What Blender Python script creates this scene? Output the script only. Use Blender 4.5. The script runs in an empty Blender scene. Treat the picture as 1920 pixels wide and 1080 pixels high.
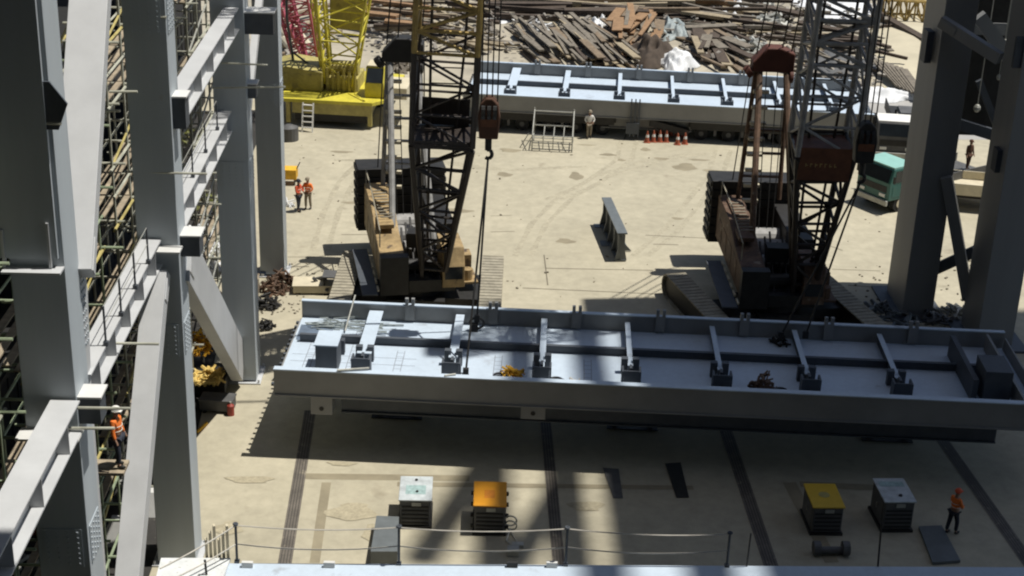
import bpy, bmesh, math, random
from mathutils import Vector, Matrix
random.seed(7)
C = bpy.context.scene.collection
SC = bpy.context.scene
R = math.radians

# ---------------------------------------------------------------- camera
CAM_H, PITCH, ROLL, FPX = 29.0, R(23), R(2.0), 2925.0
_r0 = Vector((1, 0, 0)); _u0 = Vector((0, math.sin(PITCH), math.cos(PITCH)))
FWD = Vector((0, math.cos(PITCH), -math.sin(PITCH)))
RGT = math.cos(ROLL) * _r0 + math.sin(ROLL) * _u0
UPV = -math.sin(ROLL) * _r0 + math.cos(ROLL) * _u0
cd = bpy.data.cameras.new('camera'); cam = bpy.data.objects.new('camera', cd); C.objects.link(cam)
cd.sensor_width = 36; cd.lens = FPX / 1920 * 36; cd.clip_start = 0.1; cd.clip_end = 3000
m = Matrix((RGT, UPV, -FWD)).transposed().to_4x4(); m.translation = Vector((0, 0, CAM_H))
cam.matrix_world = m
SC.camera = cam

# ---------------------------------------------------------------- light
SUN_DIR = Vector((0.36, 0.05, 1.0)).normalized()           # towards the sun
w = bpy.data.worlds.new('World'); SC.world = w; w.use_nodes = True
nt = w.node_tree; bg = nt.nodes['Background']
sky = nt.nodes.new('ShaderNodeTexSky'); sky.sky_type = 'NISHITA'; sky.sun_disc = False
sky.sun_elevation = math.asin(SUN_DIR.z); sky.sun_rotation = math.atan2(SUN_DIR.x, SUN_DIR.y)
nt.links.new(sky.outputs[0], bg.inputs[0]); bg.inputs[1].default_value = 0.07
sd = bpy.data.lights.new('sun', 'SUN'); sd.energy = 4.5; sd.angle = R(0.53); sd.color = (1.0, 0.96, 0.88)
so = bpy.data.objects.new('sun', sd); C.objects.link(so); so.location = (40, 10, 120)
so.rotation_euler = SUN_DIR.to_track_quat('Z', 'Y').to_euler()
SC.view_settings.view_transform = 'Standard'; SC.view_settings.look = 'None'
SC.view_settings.gamma = 1; SC.view_settings.exposure = 0.14
SC.cycles.filter_width = 2.1

# ---------------------------------------------------------------- helpers
def ray(px, py): return FWD * FPX + RGT * (px - 960) - UPV * (py - 540)
def G(px, py, z=0.0):
    d = ray(px, py); return Vector((0, 0, CAM_H)) + d * ((z - CAM_H) / d.z)
def U(px, py, y):
    d = ray(px, py); return Vector((0, 0, CAM_H)) + d * (y / d.y)

MATS = {}
def mat(name, col, rough=0.7, metal=0.0, var=0.25, scale=2.0, col2=None, bump=0.0, detail=6.0, spots=None, streak=False, fine=None):
    if name in MATS: return MATS[name]
    mt = bpy.data.materials.new(name); mt.use_nodes = True; n = mt.node_tree.nodes; l = mt.node_tree.links
    b = n['Principled BSDF']; b.inputs['Roughness'].default_value = rough; b.inputs['Metallic'].default_value = metal
    tc = n.new('ShaderNodeTexCoord'); src = tc.outputs['Object']
    if streak:
        mp = n.new('ShaderNodeMapping'); mp.inputs['Scale'].default_value = (1, 1, 0.12); l.new(src, mp.inputs[0]); src = mp.outputs[0]
    no = n.new('ShaderNodeTexNoise'); no.inputs['Scale'].default_value = scale; no.inputs['Detail'].default_value = detail
    no.inputs['Roughness'].default_value = 0.65; l.new(src, no.inputs['Vector'])
    rp = n.new('ShaderNodeValToRGB'); c2 = col2 or tuple(max(0, c * (1 - var)) for c in col)
    c1 = tuple(min(1, c * (1 + var * 0.6)) for c in col)
    rp.color_ramp.elements[0].position = 0.3; rp.color_ramp.elements[1].position = 0.7
    rp.color_ramp.elements[0].color = (*c2, 1); rp.color_ramp.elements[1].color = (*c1, 1)
    l.new(no.outputs[0], rp.inputs[0]); out = rp.outputs[0]
    if spots:
        sc, th, sc_col = spots
        n2 = n.new('ShaderNodeTexNoise'); n2.inputs['Scale'].default_value = sc; n2.inputs['Detail'].default_value = 8
        l.new(tc.outputs['Object'], n2.inputs['Vector'])
        r2 = n.new('ShaderNodeValToRGB'); r2.color_ramp.elements[0].position = th; r2.color_ramp.elements[1].position = th + 0.08
        l.new(n2.outputs[0], r2.inputs[0])
        mx = n.new('ShaderNodeMixRGB'); l.new(r2.outputs[0], mx.inputs[0]); l.new(out, mx.inputs[1]); mx.inputs[2].default_value = (*sc_col, 1)
        out = mx.outputs[0]
    l.new(out, b.inputs['Base Color'])
    if fine:
        sc, amt = fine
        n3 = n.new('ShaderNodeTexNoise'); n3.inputs['Scale'].default_value = sc; n3.inputs['Detail'].default_value = 10; n3.inputs['Roughness'].default_value = 0.7
        l.new(tc.outputs['Object'], n3.inputs['Vector'])
        mr = n.new('ShaderNodeMapRange'); mr.inputs[1].default_value = 0.3; mr.inputs[2].default_value = 0.7; mr.inputs[3].default_value = 1 - amt; mr.inputs[4].default_value = 1 + amt * .6
        l.new(n3.outputs[0], mr.inputs[0])
        m3 = n.new('ShaderNodeVectorMath'); m3.operation = 'SCALE'; l.new(out, m3.inputs[0]); l.new(mr.outputs[0], m3.inputs['Scale']); out = m3.outputs[0]
        l.new(out, b.inputs['Base Color'])
    if bump:
        bp = n.new('ShaderNodeBump'); bp.inputs['Strength'].default_value = bump; bp.inputs['Distance'].default_value = 0.02
        l.new(no.outputs[0], bp.inputs['Height']); l.new(bp.outputs[0], b.inputs['Normal'])
    MATS[name] = mt
    return mt

class MB:
    def __init__(s): s.v = []; s.f = []
    def add(s, vs, fs):
        o = len(s.v); s.v += [Vector(v) for v in vs]; s.f += [tuple(i + o for i in f) for f in fs]; return s
    def box(s, c, d, rz=0.0, M=None):
        hx, hy, hz = d[0] / 2, d[1] / 2, d[2] / 2
        vs = [Vector((x, y, z)) for x in (-hx, hx) for y in (-hy, hy) for z in (-hz, hz)]
        if M is None: M = Matrix.Rotation(rz, 3, 'Z')
        vs = [M @ v + Vector(c) for v in vs]
        return s.add(vs, [(0, 1, 3, 2), (4, 6, 7, 5), (0, 4, 5, 1), (2, 3, 7, 6), (0, 2, 6, 4), (1, 5, 7, 3)])
    def mm(s, a, b): return s.box([(a[i] + b[i]) / 2 for i in range(3)], [abs(b[i] - a[i]) for i in range(3)])
    def frame(s, p0, p1, up=(0, 0, 1)):
        p0 = Vector(p0); p1 = Vector(p1); d = (p1 - p0); L = d.length; d.normalize()
        up = Vector(up)
        if abs(d.dot(up.normalized())) > 0.98: up = Vector((0, 1, 0)) if abs(d.y) < 0.9 else Vector((1, 0, 0))
        sx = d.cross(up).normalized(); uz = sx.cross(d).normalized()
        return p0, p1, L, Matrix((sx, d, uz)).transposed()
    def beam(s, p0, p1, wd, h, up=(0, 0, 1)):
        p0, p1, L, M = s.frame(p0, p1, up)
        return s.box((p0 + p1) / 2, (wd, L, h), M=M)
    def ibeam(s, p0, p1, wd, h, tf=0.05, tw=0.04, up=(0, 0, 1)):
        p0, p1, L, M = s.frame(p0, p1, up); c = (p0 + p1) / 2
        s.box(c + M @ Vector((0, 0, h / 2 - tf / 2)), (wd, L, tf), M=M)
        s.box(c - M @ Vector((0, 0, h / 2 - tf / 2)), (wd, L, tf), M=M)
        return s.box(c, (tw, L, h - 2 * tf), M=M)
    def tube(s, p0, p1, r, n=6, r2=None):
        p0, p1, L, M = s.frame(p0, p1); r2 = r if r2 is None else r2
        vs = []
        for p, q in ((p0, r), (p1, r2)):
            for k in range(n):
                a = 2 * math.pi * k / n; vs.append(p + M @ Vector((math.cos(a) * q, 0, math.sin(a) * q)))
        fs = [(k, (k + 1) % n, n + (k + 1) % n, n + k) for k in range(n)] + [tuple(range(n))[::-1], tuple(range(n, 2 * n))]
        return s.add(vs, fs)
    def path(s, pts, r, n=5):
        for a, b in zip(pts[:-1], pts[1:]): s.tube(a, b, r, n)
        return s
    def ring(s, c, R_, r, n=18, axis=(0, 0, 1), m=6):
        ax = Vector(axis).normalized(); q = Vector((0, 0, 1)).rotation_difference(ax)
        vs = []; fs = []
        for i in range(n):
            a = 2 * math.pi * i / n
            for j in range(m):
                b = 2 * math.pi * j / m
                vs.append(Vector(c) + q @ Vector(((R_ + r * math.cos(b)) * math.cos(a), (R_ + r * math.cos(b)) * math.sin(a), r * math.sin(b))))
                fs.append((i * m + j, ((i + 1) % n) * m + j, ((i + 1) % n) * m + (j + 1) % m, i * m + (j + 1) % m))
        return s.add(vs, fs)
    def prism(s, poly, a, b, plane='xy'):
        """extrude a polygon: plane xy along z, xz along y, yz along x"""
        n = len(poly)
        def P(p, t): return {'xy': (p[0], p[1], t), 'xz': (p[0], t, p[1]), 'yz': (t, p[0], p[1])}[plane]
        vs = [P(p, a) for p in poly] + [P(p, b) for p in poly]
        return s.add(vs, [tuple(range(n))[::-1], tuple(range(n, 2 * n))] + [(k, (k + 1) % n, n + (k + 1) % n, n + k) for k in range(n)])
    def sphere(s, c, r, n=10, m=7, sq=(1, 1, 1)):
        vs = [Vector(c) + Vector((0, 0, -r * sq[2]))]; fs = []
        for i in range(1, m):
            t = -math.pi / 2 + math.pi * i / m
            for k in range(n):
                a = 2 * math.pi * k / n
                vs.append(Vector(c) + Vector((r * sq[0] * math.cos(t) * math.cos(a), r * sq[1] * math.cos(t) * math.sin(a), r * sq[2] * math.sin(t))))
        vs.append(Vector(c) + Vector((0, 0, r * sq[2])))
        for k in range(n): fs.append((0, 1 + (k + 1) % n, 1 + k))
        for i in range(m - 2):
            for k in range(n): fs.append((1 + i * n + k, 1 + i * n + (k + 1) % n, 1 + (i + 1) * n + (k + 1) % n, 1 + (i + 1) * n + k))
        b = 1 + (m - 2) * n
        for k in range(n): fs.append((b + k, b + (k + 1) % n, len(vs) - 1))
        return s.add(vs, fs)
    def lattice(s, p0, p1, w0, w1, d0, d1, bays, rc, rb, up=(0, 1, 0), ends=True):
        """four-chord lattice between p0 and p1 (width w across, depth d along up)"""
        p0, p1, L, M = s.frame(p0, p1, up)
        def cor(t):
            c = p0.lerp(p1, t); ww = (w0 + (w1 - w0) * t) / 2; dd = (d0 + (d1 - d0) * t) / 2
            return [c + M @ Vector((x * ww, 0, z * dd)) for x, z in ((-1, -1), (1, -1), (1, 1), (-1, 1))]
        A, B = cor(0), cor(1)
        for a, b in zip(A, B): s.tube(a, b, rc, 7)
        for i in range(bays):
            a = cor(i / bays); b = cor((i + 1) / bays)
            for k in range(4):
                k2 = (k + 1) % 4
                s.tube(a[k], b[k2], rb, 5) if (i + k) % 2 == 0 else s.tube(a[k2], b[k], rb, 5)
                s.tube(b[k], b[k2], rb, 5)
            if i == 0 and ends:
                for k in range(4): s.tube(a[k], a[(k + 1) % 4], rb, 5)
        return s
    def obj(s, name, m_, parent=None, world=False, smooth=False, bevel=0.0):
        vs = s.v
        if parent is not None and world:
            rt_ = parent
            while rt_.name not in ROOT: rt_ = rt_.parent
            inv = ROOT[rt_.name].inverted(); vs = [inv @ v for v in vs]
        me = bpy.data.meshes.new(name); me.from_pydata([tuple(v) for v in vs], [], s.f); me.update()
        bm = bmesh.new(); bm.from_mesh(me); bmesh.ops.recalc_face_normals(bm, faces=bm.faces); bm.to_mesh(me); bm.free()
        me.materials.append(m_)
        if smooth:
            for p in me.polygons: p.use_smooth = True
        o = bpy.data.objects.new(name, me); C.objects.link(o)
        if bevel:
            b = o.modifiers.new('bevel', 'BEVEL'); b.width = bevel; b.segments = 2; b.limit_method = 'ANGLE'
        if parent is not None: o.parent = parent
        return o

ROOT = {}
def tag(o, label=None, cat=None, group=None, kind=None):
    if label: o['label'] = label
    if cat: o['category'] = cat
    if group: o['group'] = group
    if kind: o['kind'] = kind
    return o
def T(name, label, cat, loc=(0, 0, 0), rz=0.0, group=None):
    o = bpy.data.objects.new(name, None); C.objects.link(o); o.empty_display_size = 0.3
    o.location = loc; o.rotation_euler = (0, 0, rz)
    ROOT[o.name] = Matrix.Translation(Vector(loc)) @ Matrix.Rotation(rz, 4, 'Z')
    return tag(o, label, cat, group)
KIDS = {}
def dup(root, loc, rz=None, label=None, group=None):
    def cp(o, par):
        c = o.copy(); C.objects.link(c)
        if par is not None: c.parent = par
        for ch in o.children: cp(ch, c)
        return c
    r = cp(root, None); r.location = loc
    if rz is not None: r.rotation_euler = (0, 0, rz)
    ROOT[r.name] = Matrix.Translation(Vector(loc)) @ Matrix.Rotation(r.rotation_euler[2], 4, 'Z')
    if label: r['label'] = label
    if group: r['group'] = group
    return r
def struct(name, mb, m_): return tag(mb.obj(name, m_), kind='structure')
def sheet(name, poly, z, m_):
    mb = MB(); mb.add([(p[0], p[1], z) for p in poly], [tuple(range(len(poly)))]); return struct(name, mb, m_)
def rnd(a, b): return random.uniform(a, b)

# ---------------------------------------------------------------- materials
M_ground = mat('concrete', (0.43, 0.392, 0.292), 0.9, var=0.17, scale=0.16, bump=0.15, detail=14, spots=(0.5, 0.66, (0.31, 0.275, 0.20)), fine=(1.7, 0.16))
M_yard = mat('yard_dirt', (0.40, 0.36, 0.28), 0.95, var=0.3, scale=0.25, bump=0.2, detail=12, spots=(0.9, 0.62, (0.17, 0.15, 0.12)))
M_road = mat('far_road', (0.36, 0.35, 0.33), 0.9, var=0.12, scale=0.2)
M_shade_ground = mat('shade_ground', (0.035, 0.033, 0.03), 0.95, var=0.5, scale=0.8, spots=(2.0, 0.62, (0.12, 0.11, 0.09)))  # ground colour darkened to stand for shade in the frame
M_sand = mat('sand', (0.50, 0.45, 0.33), 0.95, var=0.15, scale=0.3, bump=0.3)
M_stain = mat('damp_concrete', (0.27, 0.235, 0.16), 0.85, var=0.25, scale=0.8)
M_track = mat('track_steel', (0.135, 0.118, 0.098), 0.7, var=0.45, scale=1.2, spots=(2.5, 0.6, (0.24, 0.21, 0.16)))
M_groove = mat('groove', (0.05, 0.045, 0.04), 0.9)
M_col_shade = mat('shaded_column_paint', (0.25, 0.255, 0.255), 0.55, var=0.12, scale=0.6, streak=True)  # same column paint, darkened to hold the right side's shade
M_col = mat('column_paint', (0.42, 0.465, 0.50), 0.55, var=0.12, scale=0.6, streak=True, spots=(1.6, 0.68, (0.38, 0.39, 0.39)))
M_beam = mat('beam_paint', (0.50, 0.51, 0.52), 0.55, var=0.10, scale=0.8)
M_deck = mat('deck_paint', (0.51, 0.595, 0.69), 0.5, var=0.08, scale=0.5, spots=(1.1, 0.64, (0.39, 0.44, 0.50)), fine=(5, 0.08))
M_girder = mat('girder_paint', (0.24, 0.24, 0.235), 0.55, var=0.16, scale=0.5)
M_bracket = mat('bracket_paint', (0.07, 0.08, 0.095), 0.6, var=0.2)
M_black = mat('black_steel', (0.018, 0.017, 0.016), 0.6, var=0.5, scale=3)
M_boom = mat('dark_boom', (0.032, 0.024, 0.020), 0.55, var=0.4, scale=2)
M_tan = mat('tan_boom', (0.40, 0.28, 0.085), 0.6, var=0.5, scale=2)
M_tanbody = mat('tan_body', (0.38, 0.27, 0.13), 0.6, var=0.4, scale=1.2, spots=(1.6, 0.58, (0.10, 0.07, 0.045)), fine=(6, .3))
M_rust = mat('rust_orange', (0.14, 0.052, 0.022), 0.7, var=0.4, scale=2)
M_redbrown = mat('red_brown', (0.10, 0.030, 0.018), 0.7, var=0.3, scale=2)
M_rustbody = mat('rust_body', (0.13, 0.075, 0.045), 0.75, var=0.5, scale=1.5, spots=(1.8, 0.6, (0.24, 0.19, 0.14)), fine=(6, .3))
M_greyboom = mat('grey_boom', (0.30, 0.295, 0.285), 0.6, var=0.35, scale=2)
M_pad = mat('track_pad', (0.33, 0.30, 0.23), 0.85, var=0.35, scale=3)
M_yellow = mat('crane_yellow', (0.62, 0.54, 0.06), 0.5, var=0.2, scale=1, spots=(1.3, 0.64, (0.38, 0.32, 0.10)), fine=(5, .18))
M_khaki = mat('faded_yellow', (0.42, 0.36, 0.12), 0.6, var=0.3, scale=1, spots=(1.6, 0.6, (0.25, 0.21, 0.10)), fine=(5, .2))
M_pink = mat('pink_paint', (0.42, 0.095, 0.14), 0.55, var=0.2)
M_white = mat('white_paint', (0.75, 0.74, 0.70), 0.6, var=0.12, scale=2)
M_cream = mat('cream', (0.58, 0.52, 0.38), 0.7, var=0.15)
M_glass = mat('dark_glass', (0.02, 0.025, 0.03), 0.1, var=0.2)
M_tyre = mat('tyre', (0.02, 0.02, 0.02), 0.9, var=0.3)
M_rubber = mat('rubber_hose', (0.015, 0.015, 0.018), 0.5)
M_teal = mat('teal_paint', (0.03, 0.12, 0.105), 0.4, var=0.12)
M_tealroof = mat('pale_teal', (0.27, 0.50, 0.45), 0.5, var=0.1)
M_orange = mat('orange_paint', (0.80, 0.34, 0.015), 0.5, var=0.06, scale=3)
M_mustard = mat('mustard', (0.62, 0.40, 0.03), 0.5, var=0.12, scale=2)
M_hydgrey = mat('pale_grey_lid', (0.50, 0.54, 0.55), 0.5, var=0.3, scale=3)
M_hydbody = mat('dark_grey_box', (0.10, 0.10, 0.10), 0.6, var=0.3)
M_galv = mat('galvanised', (0.42, 0.42, 0.38), 0.5, metal=0.2, var=0.3)
M_pole = mat('scaffold_pole', (0.46, 0.46, 0.38), 0.5, var=0.35, scale=1.5)
M_greenpole = mat('green_pole', (0.30, 0.36, 0.24), 0.5, var=0.35, scale=1.5)
M_yelpole = mat('yellow_pole', (0.50, 0.42, 0.16), 0.5, var=0.35, scale=1.5)
M_board = mat('scaffold_board', (0.34, 0.28, 0.20), 0.85, var=0.4, scale=3)
M_shade_black = mat('shade_black', (0.013, 0.013, 0.013), 0.9, var=0.3)  # near-black, painted in for the frame's shaded interior
M_wood = [mat('timber_grey', (0.19, 0.165, 0.13), 0.9, var=0.4, scale=3), mat('timber_brown', (0.20, 0.15, 0.10), 0.9, var=0.4, scale=3),
          mat('timber_tan', (0.31, 0.255, 0.17), 0.9, var=0.3, scale=3), mat('timber_dark', (0.075, 0.055, 0.04), 0.9, var=0.4, scale=3),
          mat('timber_orange', (0.28, 0.17, 0.09), 0.9, var=0.3, scale=3)]
M_tarp = mat('white_tarp', (0.72, 0.73, 0.74), 0.6, var=0.15, scale=2)
M_greytarp = mat('grey_tarp', (0.30, 0.34, 0.34), 0.6, var=0.4, scale=1.5)
M_skin = mat('skin', (0.32, 0.19, 0.13), 0.6)
M_navy = mat('navy_cloth', (0.025, 0.03, 0.045), 0.85)
M_hivis = mat('hivis_orange', (0.85, 0.20, 0.03), 0.8, var=0.1)
M_hivisred = mat('hivis_red', (0.62, 0.10, 0.04), 0.8, var=0.1)
M_silver = mat('reflective_tape', (0.75, 0.75, 0.65), 0.5)
M_shirt = mat('pale_shirt', (0.66, 0.64, 0.60), 0.85)
M_khakicloth = mat('khaki_cloth', (0.27, 0.23, 0.17), 0.85)
M_blue = mat('blue_sign', (0.02, 0.06, 0.16), 0.5)
M_leaf = mat('leaf', (0.16, 0.17, 0.04), 0.7, var=0.4, scale=6)
M_rope = mat('rope', (0.55, 0.52, 0.46), 0.8)
M_yelchain = mat('yellow_cloth', (0.75, 0.42, 0.03), 0.7, var=0.25, scale=4)
M_conered = mat('cone_red', (0.40, 0.11, 0.055), 0.6)
M_redcan = mat('red_can', (0.30, 0.04, 0.025), 0.5)
M_plate = mat('pale_plate', (0.62, 0.62, 0.60), 0.6, var=0.1)
M_ibeam = mat('bluish_steel', (0.13, 0.145, 0.15), 0.5, var=0.2)
M_redtin = mat('orange_brown', (0.085, 0.036, 0.018), 0.8, var=0.3)

# ---------------------------------------------------------------- setting
YAW = R(1.9)                                   # the building's rows run 1.9 degrees left of the view
def B(u, v, z=0.0):                            # building coordinates -> world
    return Vector((u * math.cos(YAW) - v * math.sin(YAW), u * math.sin(YAW) + v * math.cos(YAW), z))
bmg = MB(); bmg.add([(-700, -200, 0), (700, -200, 0), (700, 1500, 0), (-700, 1500, 0)], [(0, 1, 2, 3)])
struct('ground', bmg, M_ground)
sheet('dirt_yard', [(-120, 106), (30, 104), (120, 104), (120, 700), (-120, 700)], 0.004, M_yard)
g = [G(1475, 215), G(1800, 262), G(1960, 262), G(1960, 215), G(1730, 190), G(1560, 165), G(1470, 160)]
sheet('far_road', [(p.x, p.y) for p in g], 0.008, M_road)
# ground painted dark for the shade inside the steel frame and under the viewpoint
sheet('frame_shade', [tuple(B(u, v)[:2]) for u, v in ((-60, -30), (-10.1, -30), (-10.1, 52.0), (-10.5, 60), (-10.6, 66), (-12.6, 69), (-12.6, 96), (-60, 96))], 0.004, M_shade_ground)
sheet('undercroft_shade', [tuple(B(u, v)[:2]) for u, v in ((-10.09, -30), (60, -30), (60, 40), (-10.09, 40))], 0.004, M_shade_ground)
mb = MB()
P0 = G(1640, 150); hill = [G(1625, 60), G(1660, 175), G(1760, 190), G(1800, 60), G(1720, 20), G(1650, 25)]
top = sum(hill, Vector()) / 6
mb.add([*hill, top + Vector((1, 2, .5))], [(i, (i + 1) % 6, 6) for i in range(6)])
tag(mb.obj('sand_bank', M_sand, smooth=True), kind='structure')
# steel tracks let into the slab, damp strips and joints
def strip(p0, p1, wd, z): 
    p0 = Vector(p0[:2] + (0,)) if isinstance(p0, tuple) else Vector((p0.x, p0.y, 0)); p1 = Vector((p1.x, p1.y, 0)) if not isinstance(p1, tuple) else Vector(p1[:2] + (0,))
    d = (p1 - p0).normalized(); n = Vector((-d.y, d.x, 0)) * wd / 2
    return [(q.x, q.y, z) for q in (p0 - n, p1 - n, p1 + n, p0 + n)]
for (a, b, wd) in ((G(582, 770), G(530, 1080), 0.46), (G(1022, 780), G(1050, 1080), 0.42), (G(1345, 760), G(1452, 1080), 0.5), (G(1735, 780), G(1950, 1085), 0.5)):
    mb = MB(); mb.add(strip(a, b, wd, 0.012), [(0, 1, 2, 3)]); struct('rail_track', mb, M_track)
    mb = MB(); d = (b - a).normalized(); n = Vector((-d.y, d.x, 0))
    for k in (-0.15, -0.05, 0.05, 0.15):
        mb.add(strip(a + n * k, b + n * k, 0.025, 0.016), [(0, 1, 2, 3)])
    struct('track_groove', mb, M_groove)
mb = MB()
for a, b, wd in ((G(572, 893), G(880, 897), 0.42), (G(612, 905), G(590, 1055), 0.34), (G(745, 908), G(1300, 915), 0.3), (G(1480, 905), G(1560, 1055), 0.5), (G(1500, 908), G(1650, 915), 0.4)):
    mb.add(strip(a, b, wd, 0.006 + 0.0005 * len(mb.v)), [(0, 1, 2, 3)])
struct('damp_strip', mb, M_stain)
mb = MB()
for a, b, wd in ((G(1020, 478), G(1027, 535), 0.06), (G(1023, 503), G(1225, 507), 0.07), (G(540, 500), G(580, 500), 0.1), (G(540, 482), G(590, 482), 0.05), (G(640, 440), G(690, 440), 0.07),
                 (G(920, 435), G(965, 434), 0.06), (G(1210, 441), G(1330, 447), 0.06), (G(1225, 458), G(1272, 459), 0.07), (G(1180, 240), G(1170, 262), 0.1), (G(1540, 455), G(1580, 470), 0.06),
                 (G(1560, 505), G(1650, 508), 0.06), (G(1590, 535), G(1660, 540), 0.09), (G(980, 540), G(1245, 552), 0.07), (G(920, 405), G(960, 404), 0.04)):
    mb.add(strip(a, b, wd, 0.006), [(0, 1, 2, 3)])
struct('slab_joint', mb, mat('joint', (0.16, 0.14, 0.10), 0.9))
def blob(px, py, rx, ry, z, n=18):
    c = G(px, py); ph = rnd(0, 6)
    return [(c.x + rx * math.cos(t) * (1 + .25 * math.sin(3 * t + ph) + .12 * math.sin(7 * t)), c.y + ry * math.sin(t) * (1 + .25 * math.cos(2 * t + ph)), z) for t in [2 * math.pi * i / n for i in range(n)]]
mb = MB()
for px, py, rx, ry in ((945, 327, .45, .35), (955, 282, .6, .4), (1285, 313, .7, .6), (1335, 321, .5, .35), (1140, 290, .5, .2), (1165, 300, .25, .2), (1240, 298, .4, .3), (1210, 280, .3, .3),
                      (640, 285, .6, .25), (1080, 330, .4, .6), (1100, 272, .5, .12), (1310, 300, .6, .2), (1060, 452, .5, .3), (660, 380, .5, .2), (1270, 410, .3, .2), (860, 395, .7, .3)):
    p = blob(px, py, rx, ry, 0.006); mb.add(p, [tuple(range(len(p)))])
struct('oil_stain', mb, M_stain)

def ribbon(pts, wd, z):
    vs = []; fs = []
    for i, p in enumerate(pts):
        d = (pts[min(i + 1, len(pts) - 1)] - pts[max(i - 1, 0)]).normalized(); nn = Vector((-d.y, d.x, 0)) * wd / 2 * (1 + .25 * math.sin(i * 1.7))
        vs += [(p.x - nn.x, p.y - nn.y, z), (p.x + nn.x, p.y + nn.y, z)]
    return vs, [(2 * i, 2 * i + 1, 2 * i + 3, 2 * i + 2) for i in range(len(pts) - 1)]
mb = MB(); zz = 0.0025
for path in (((980, 480), (1010, 420), (1060, 370), (1130, 330), (1230, 300), (1330, 285)), ((600, 470), (620, 400), (650, 340), (690, 300)), ((1200, 480), (1260, 430), (1340, 330), (1360, 270)), ((640, 300), (800, 300), (950, 320), (1120, 310)), ((1180, 262), (1170, 300), (1100, 350), (1020, 380))):
    for off in (-14, 14):
        pts = [G(x + off, y) for x, y in path]; dn = []
        for a_, b_ in zip(pts[:-1], pts[1:]): dn += [a_.lerp(b_, k / 5) for k in range(5)]
        v_, f_ = ribbon(dn, .3, zz); zz += 0.0001; mb.add(v_, f_)
struct('tyre_mark', mb, mat('tyre_mark', (0.40, 0.363, 0.268), 0.9, var=0.2, scale=1.5, fine=(6, .2)))
mb = MB()
for px, py, rx, ry in ((430, 990, .5, .4), (470, 900, .8, .3), (660, 960, .9, .5), (700, 1000, .4, .5), (1100, 950, .6, .4), (640, 870, .5, .2)):
    p = blob(px, py, rx, ry, 0.018 + 0.0002 * len(mb.f)); mb.add(p, [tuple(range(len(p)))])
struct('sand_drift', mb, mat('drift', (0.40, 0.355, 0.25), 0.95, var=0.2, scale=3, fine=(8, .25)))

# ---------------------------------------------------------------- the steel frame on the left
def col(u, v0, wd, dp, name='steel_column', label='', h=40.0, base=True, m_=M_col):
    """u,v0 = right front edge in building coordinates"""
    t = T(name, label, 'column', B(u - wd / 2, v0 + dp / 2), YAW)
    mb = MB(); mb.box((0, 0, h / 2 + 0.06), (wd, dp, h - 0.12)); mb.obj('shaft', m_, t, bevel=0.015)
    if base:
        mb = MB(); mb.box((0, 0, 0.03), (wd + 0.35, dp + 0.35, 0.06))
        for s in (-1, 1):
            for q in (-1, 1): mb.tube((s * (wd / 2 + .1), q * (dp / 2 + .1), 0.06), (s * (wd / 2 + .1), q * (dp / 2 + .1), 0.2), 0.04)
        mb.obj('base_plate', M_beam, t)
    return t
def toB(p): return (p.x * math.cos(YAW) + p.y * math.sin(YAW), -p.x * math.sin(YAW) + p.y * math.cos(YAW))
UR = -8.87                                     # right faces of the row
V1, V2, V3, V4 = 33.6, 44.2, 57.7, 69.0
c1 = col(UR - .38, V1, 1.26, 1.25, label='nearest tall grey steel column at the left edge with a stepped thicker upper half')
mb = MB(); mb.mm((-1.7, -0.75, 15.25), (0.52, -0.64, 39.5)); mb.mm((-1.7, -0.64, 15.25), (-0.64, 0.5, 39.5)); mb.obj('upper_casing', M_col, c1)
mb = MB(); mb.box((-0.05, -0.8, 15.0), (1.35, 0.5, 0.05)); mb.box((0.35, -0.75, 15.6), (0.06, 0.12, 1.1)); mb.box((-0.7, -0.75, 15.5), (0.06, 0.12, 0.9)); mb.obj('splice_plate', M_beam, c1)
c2 = col(UR + .18, V2, 1.24, 1.25, label='second grey steel column from the left, pale beam end and brackets at mid height')
c3 = col(UR + 0.42, V3, 1.26, 1.3, label='third grey steel column, its foot beside the yellow chain heap')
c4 = col(UR + .28, V4, 1.15, 1.2, label='fourth grey steel column, beside the bright slab where two workers stand')
def splice(c, wd, dp, z):
    mb = MB(); mb.mm((-wd * .38, -dp / 2 - .022, z - .55), (wd * .38, -dp / 2 - .002, z + .55)); sp = mb.obj('splice_plate', M_col, c)
    mb = MB(); mb.mm((wd / 2 + .002, -dp * .38, z - .55), (wd / 2 + .022, dp * .38, z + .55)); sp2 = mb.obj('splice_plate', M_col, c)
    mb = MB()
    for i in range(4):
        for j in range(7): mb.box((-wd * .3 + wd * .6 * i / 3, -dp / 2 - .034, z - .45 + .15 * j), (.05, .022, .05))
    mb.obj('bolts', M_col, sp); mb = MB()
    for i in range(4):
        for j in range(7): mb.box((wd / 2 + .034, -dp * .3 + dp * .6 * i / 3, z - .45 + .15 * j), (.022, .05, .05))
    mb.obj('bolts', M_col, sp2)
splice(c1, 1.26, 1.25, 7.4); splice(c2, 1.24, 1.25, 8.2); splice(c3, 1.26, 1.3, 9.0); splice(c4, 1.15, 1.2, 9.0); splice(c2, 1.24, 1.25, 18.4)
mb = MB()
for i in range(3):
    for j in range(9): mb.box((.615, .75 + .13 * i, 12.4 + .2 * j), (.03, .05, .06))
mb.obj('gusset_bolts', M_col, c1)
def bracket(c, z, x0, x1, y0, y1, h):
    mb = MB(); mb.mm((x0, y0, z - h), (x1, y1, z - 0.05)); o = mb.obj('bracket', M_bracket, c)
    mb = MB(); mb.mm((x0 - 0.03, y0 - 0.06, z - 0.05 + 0.002), (x1 + 0.06, y1 + 0.06, z + 0.002)); mb.obj('cap_plate', M_plate, o)
bracket(c1, 11.6, 0.63, 1.15, -0.5, 0.1, 0.75)
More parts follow.
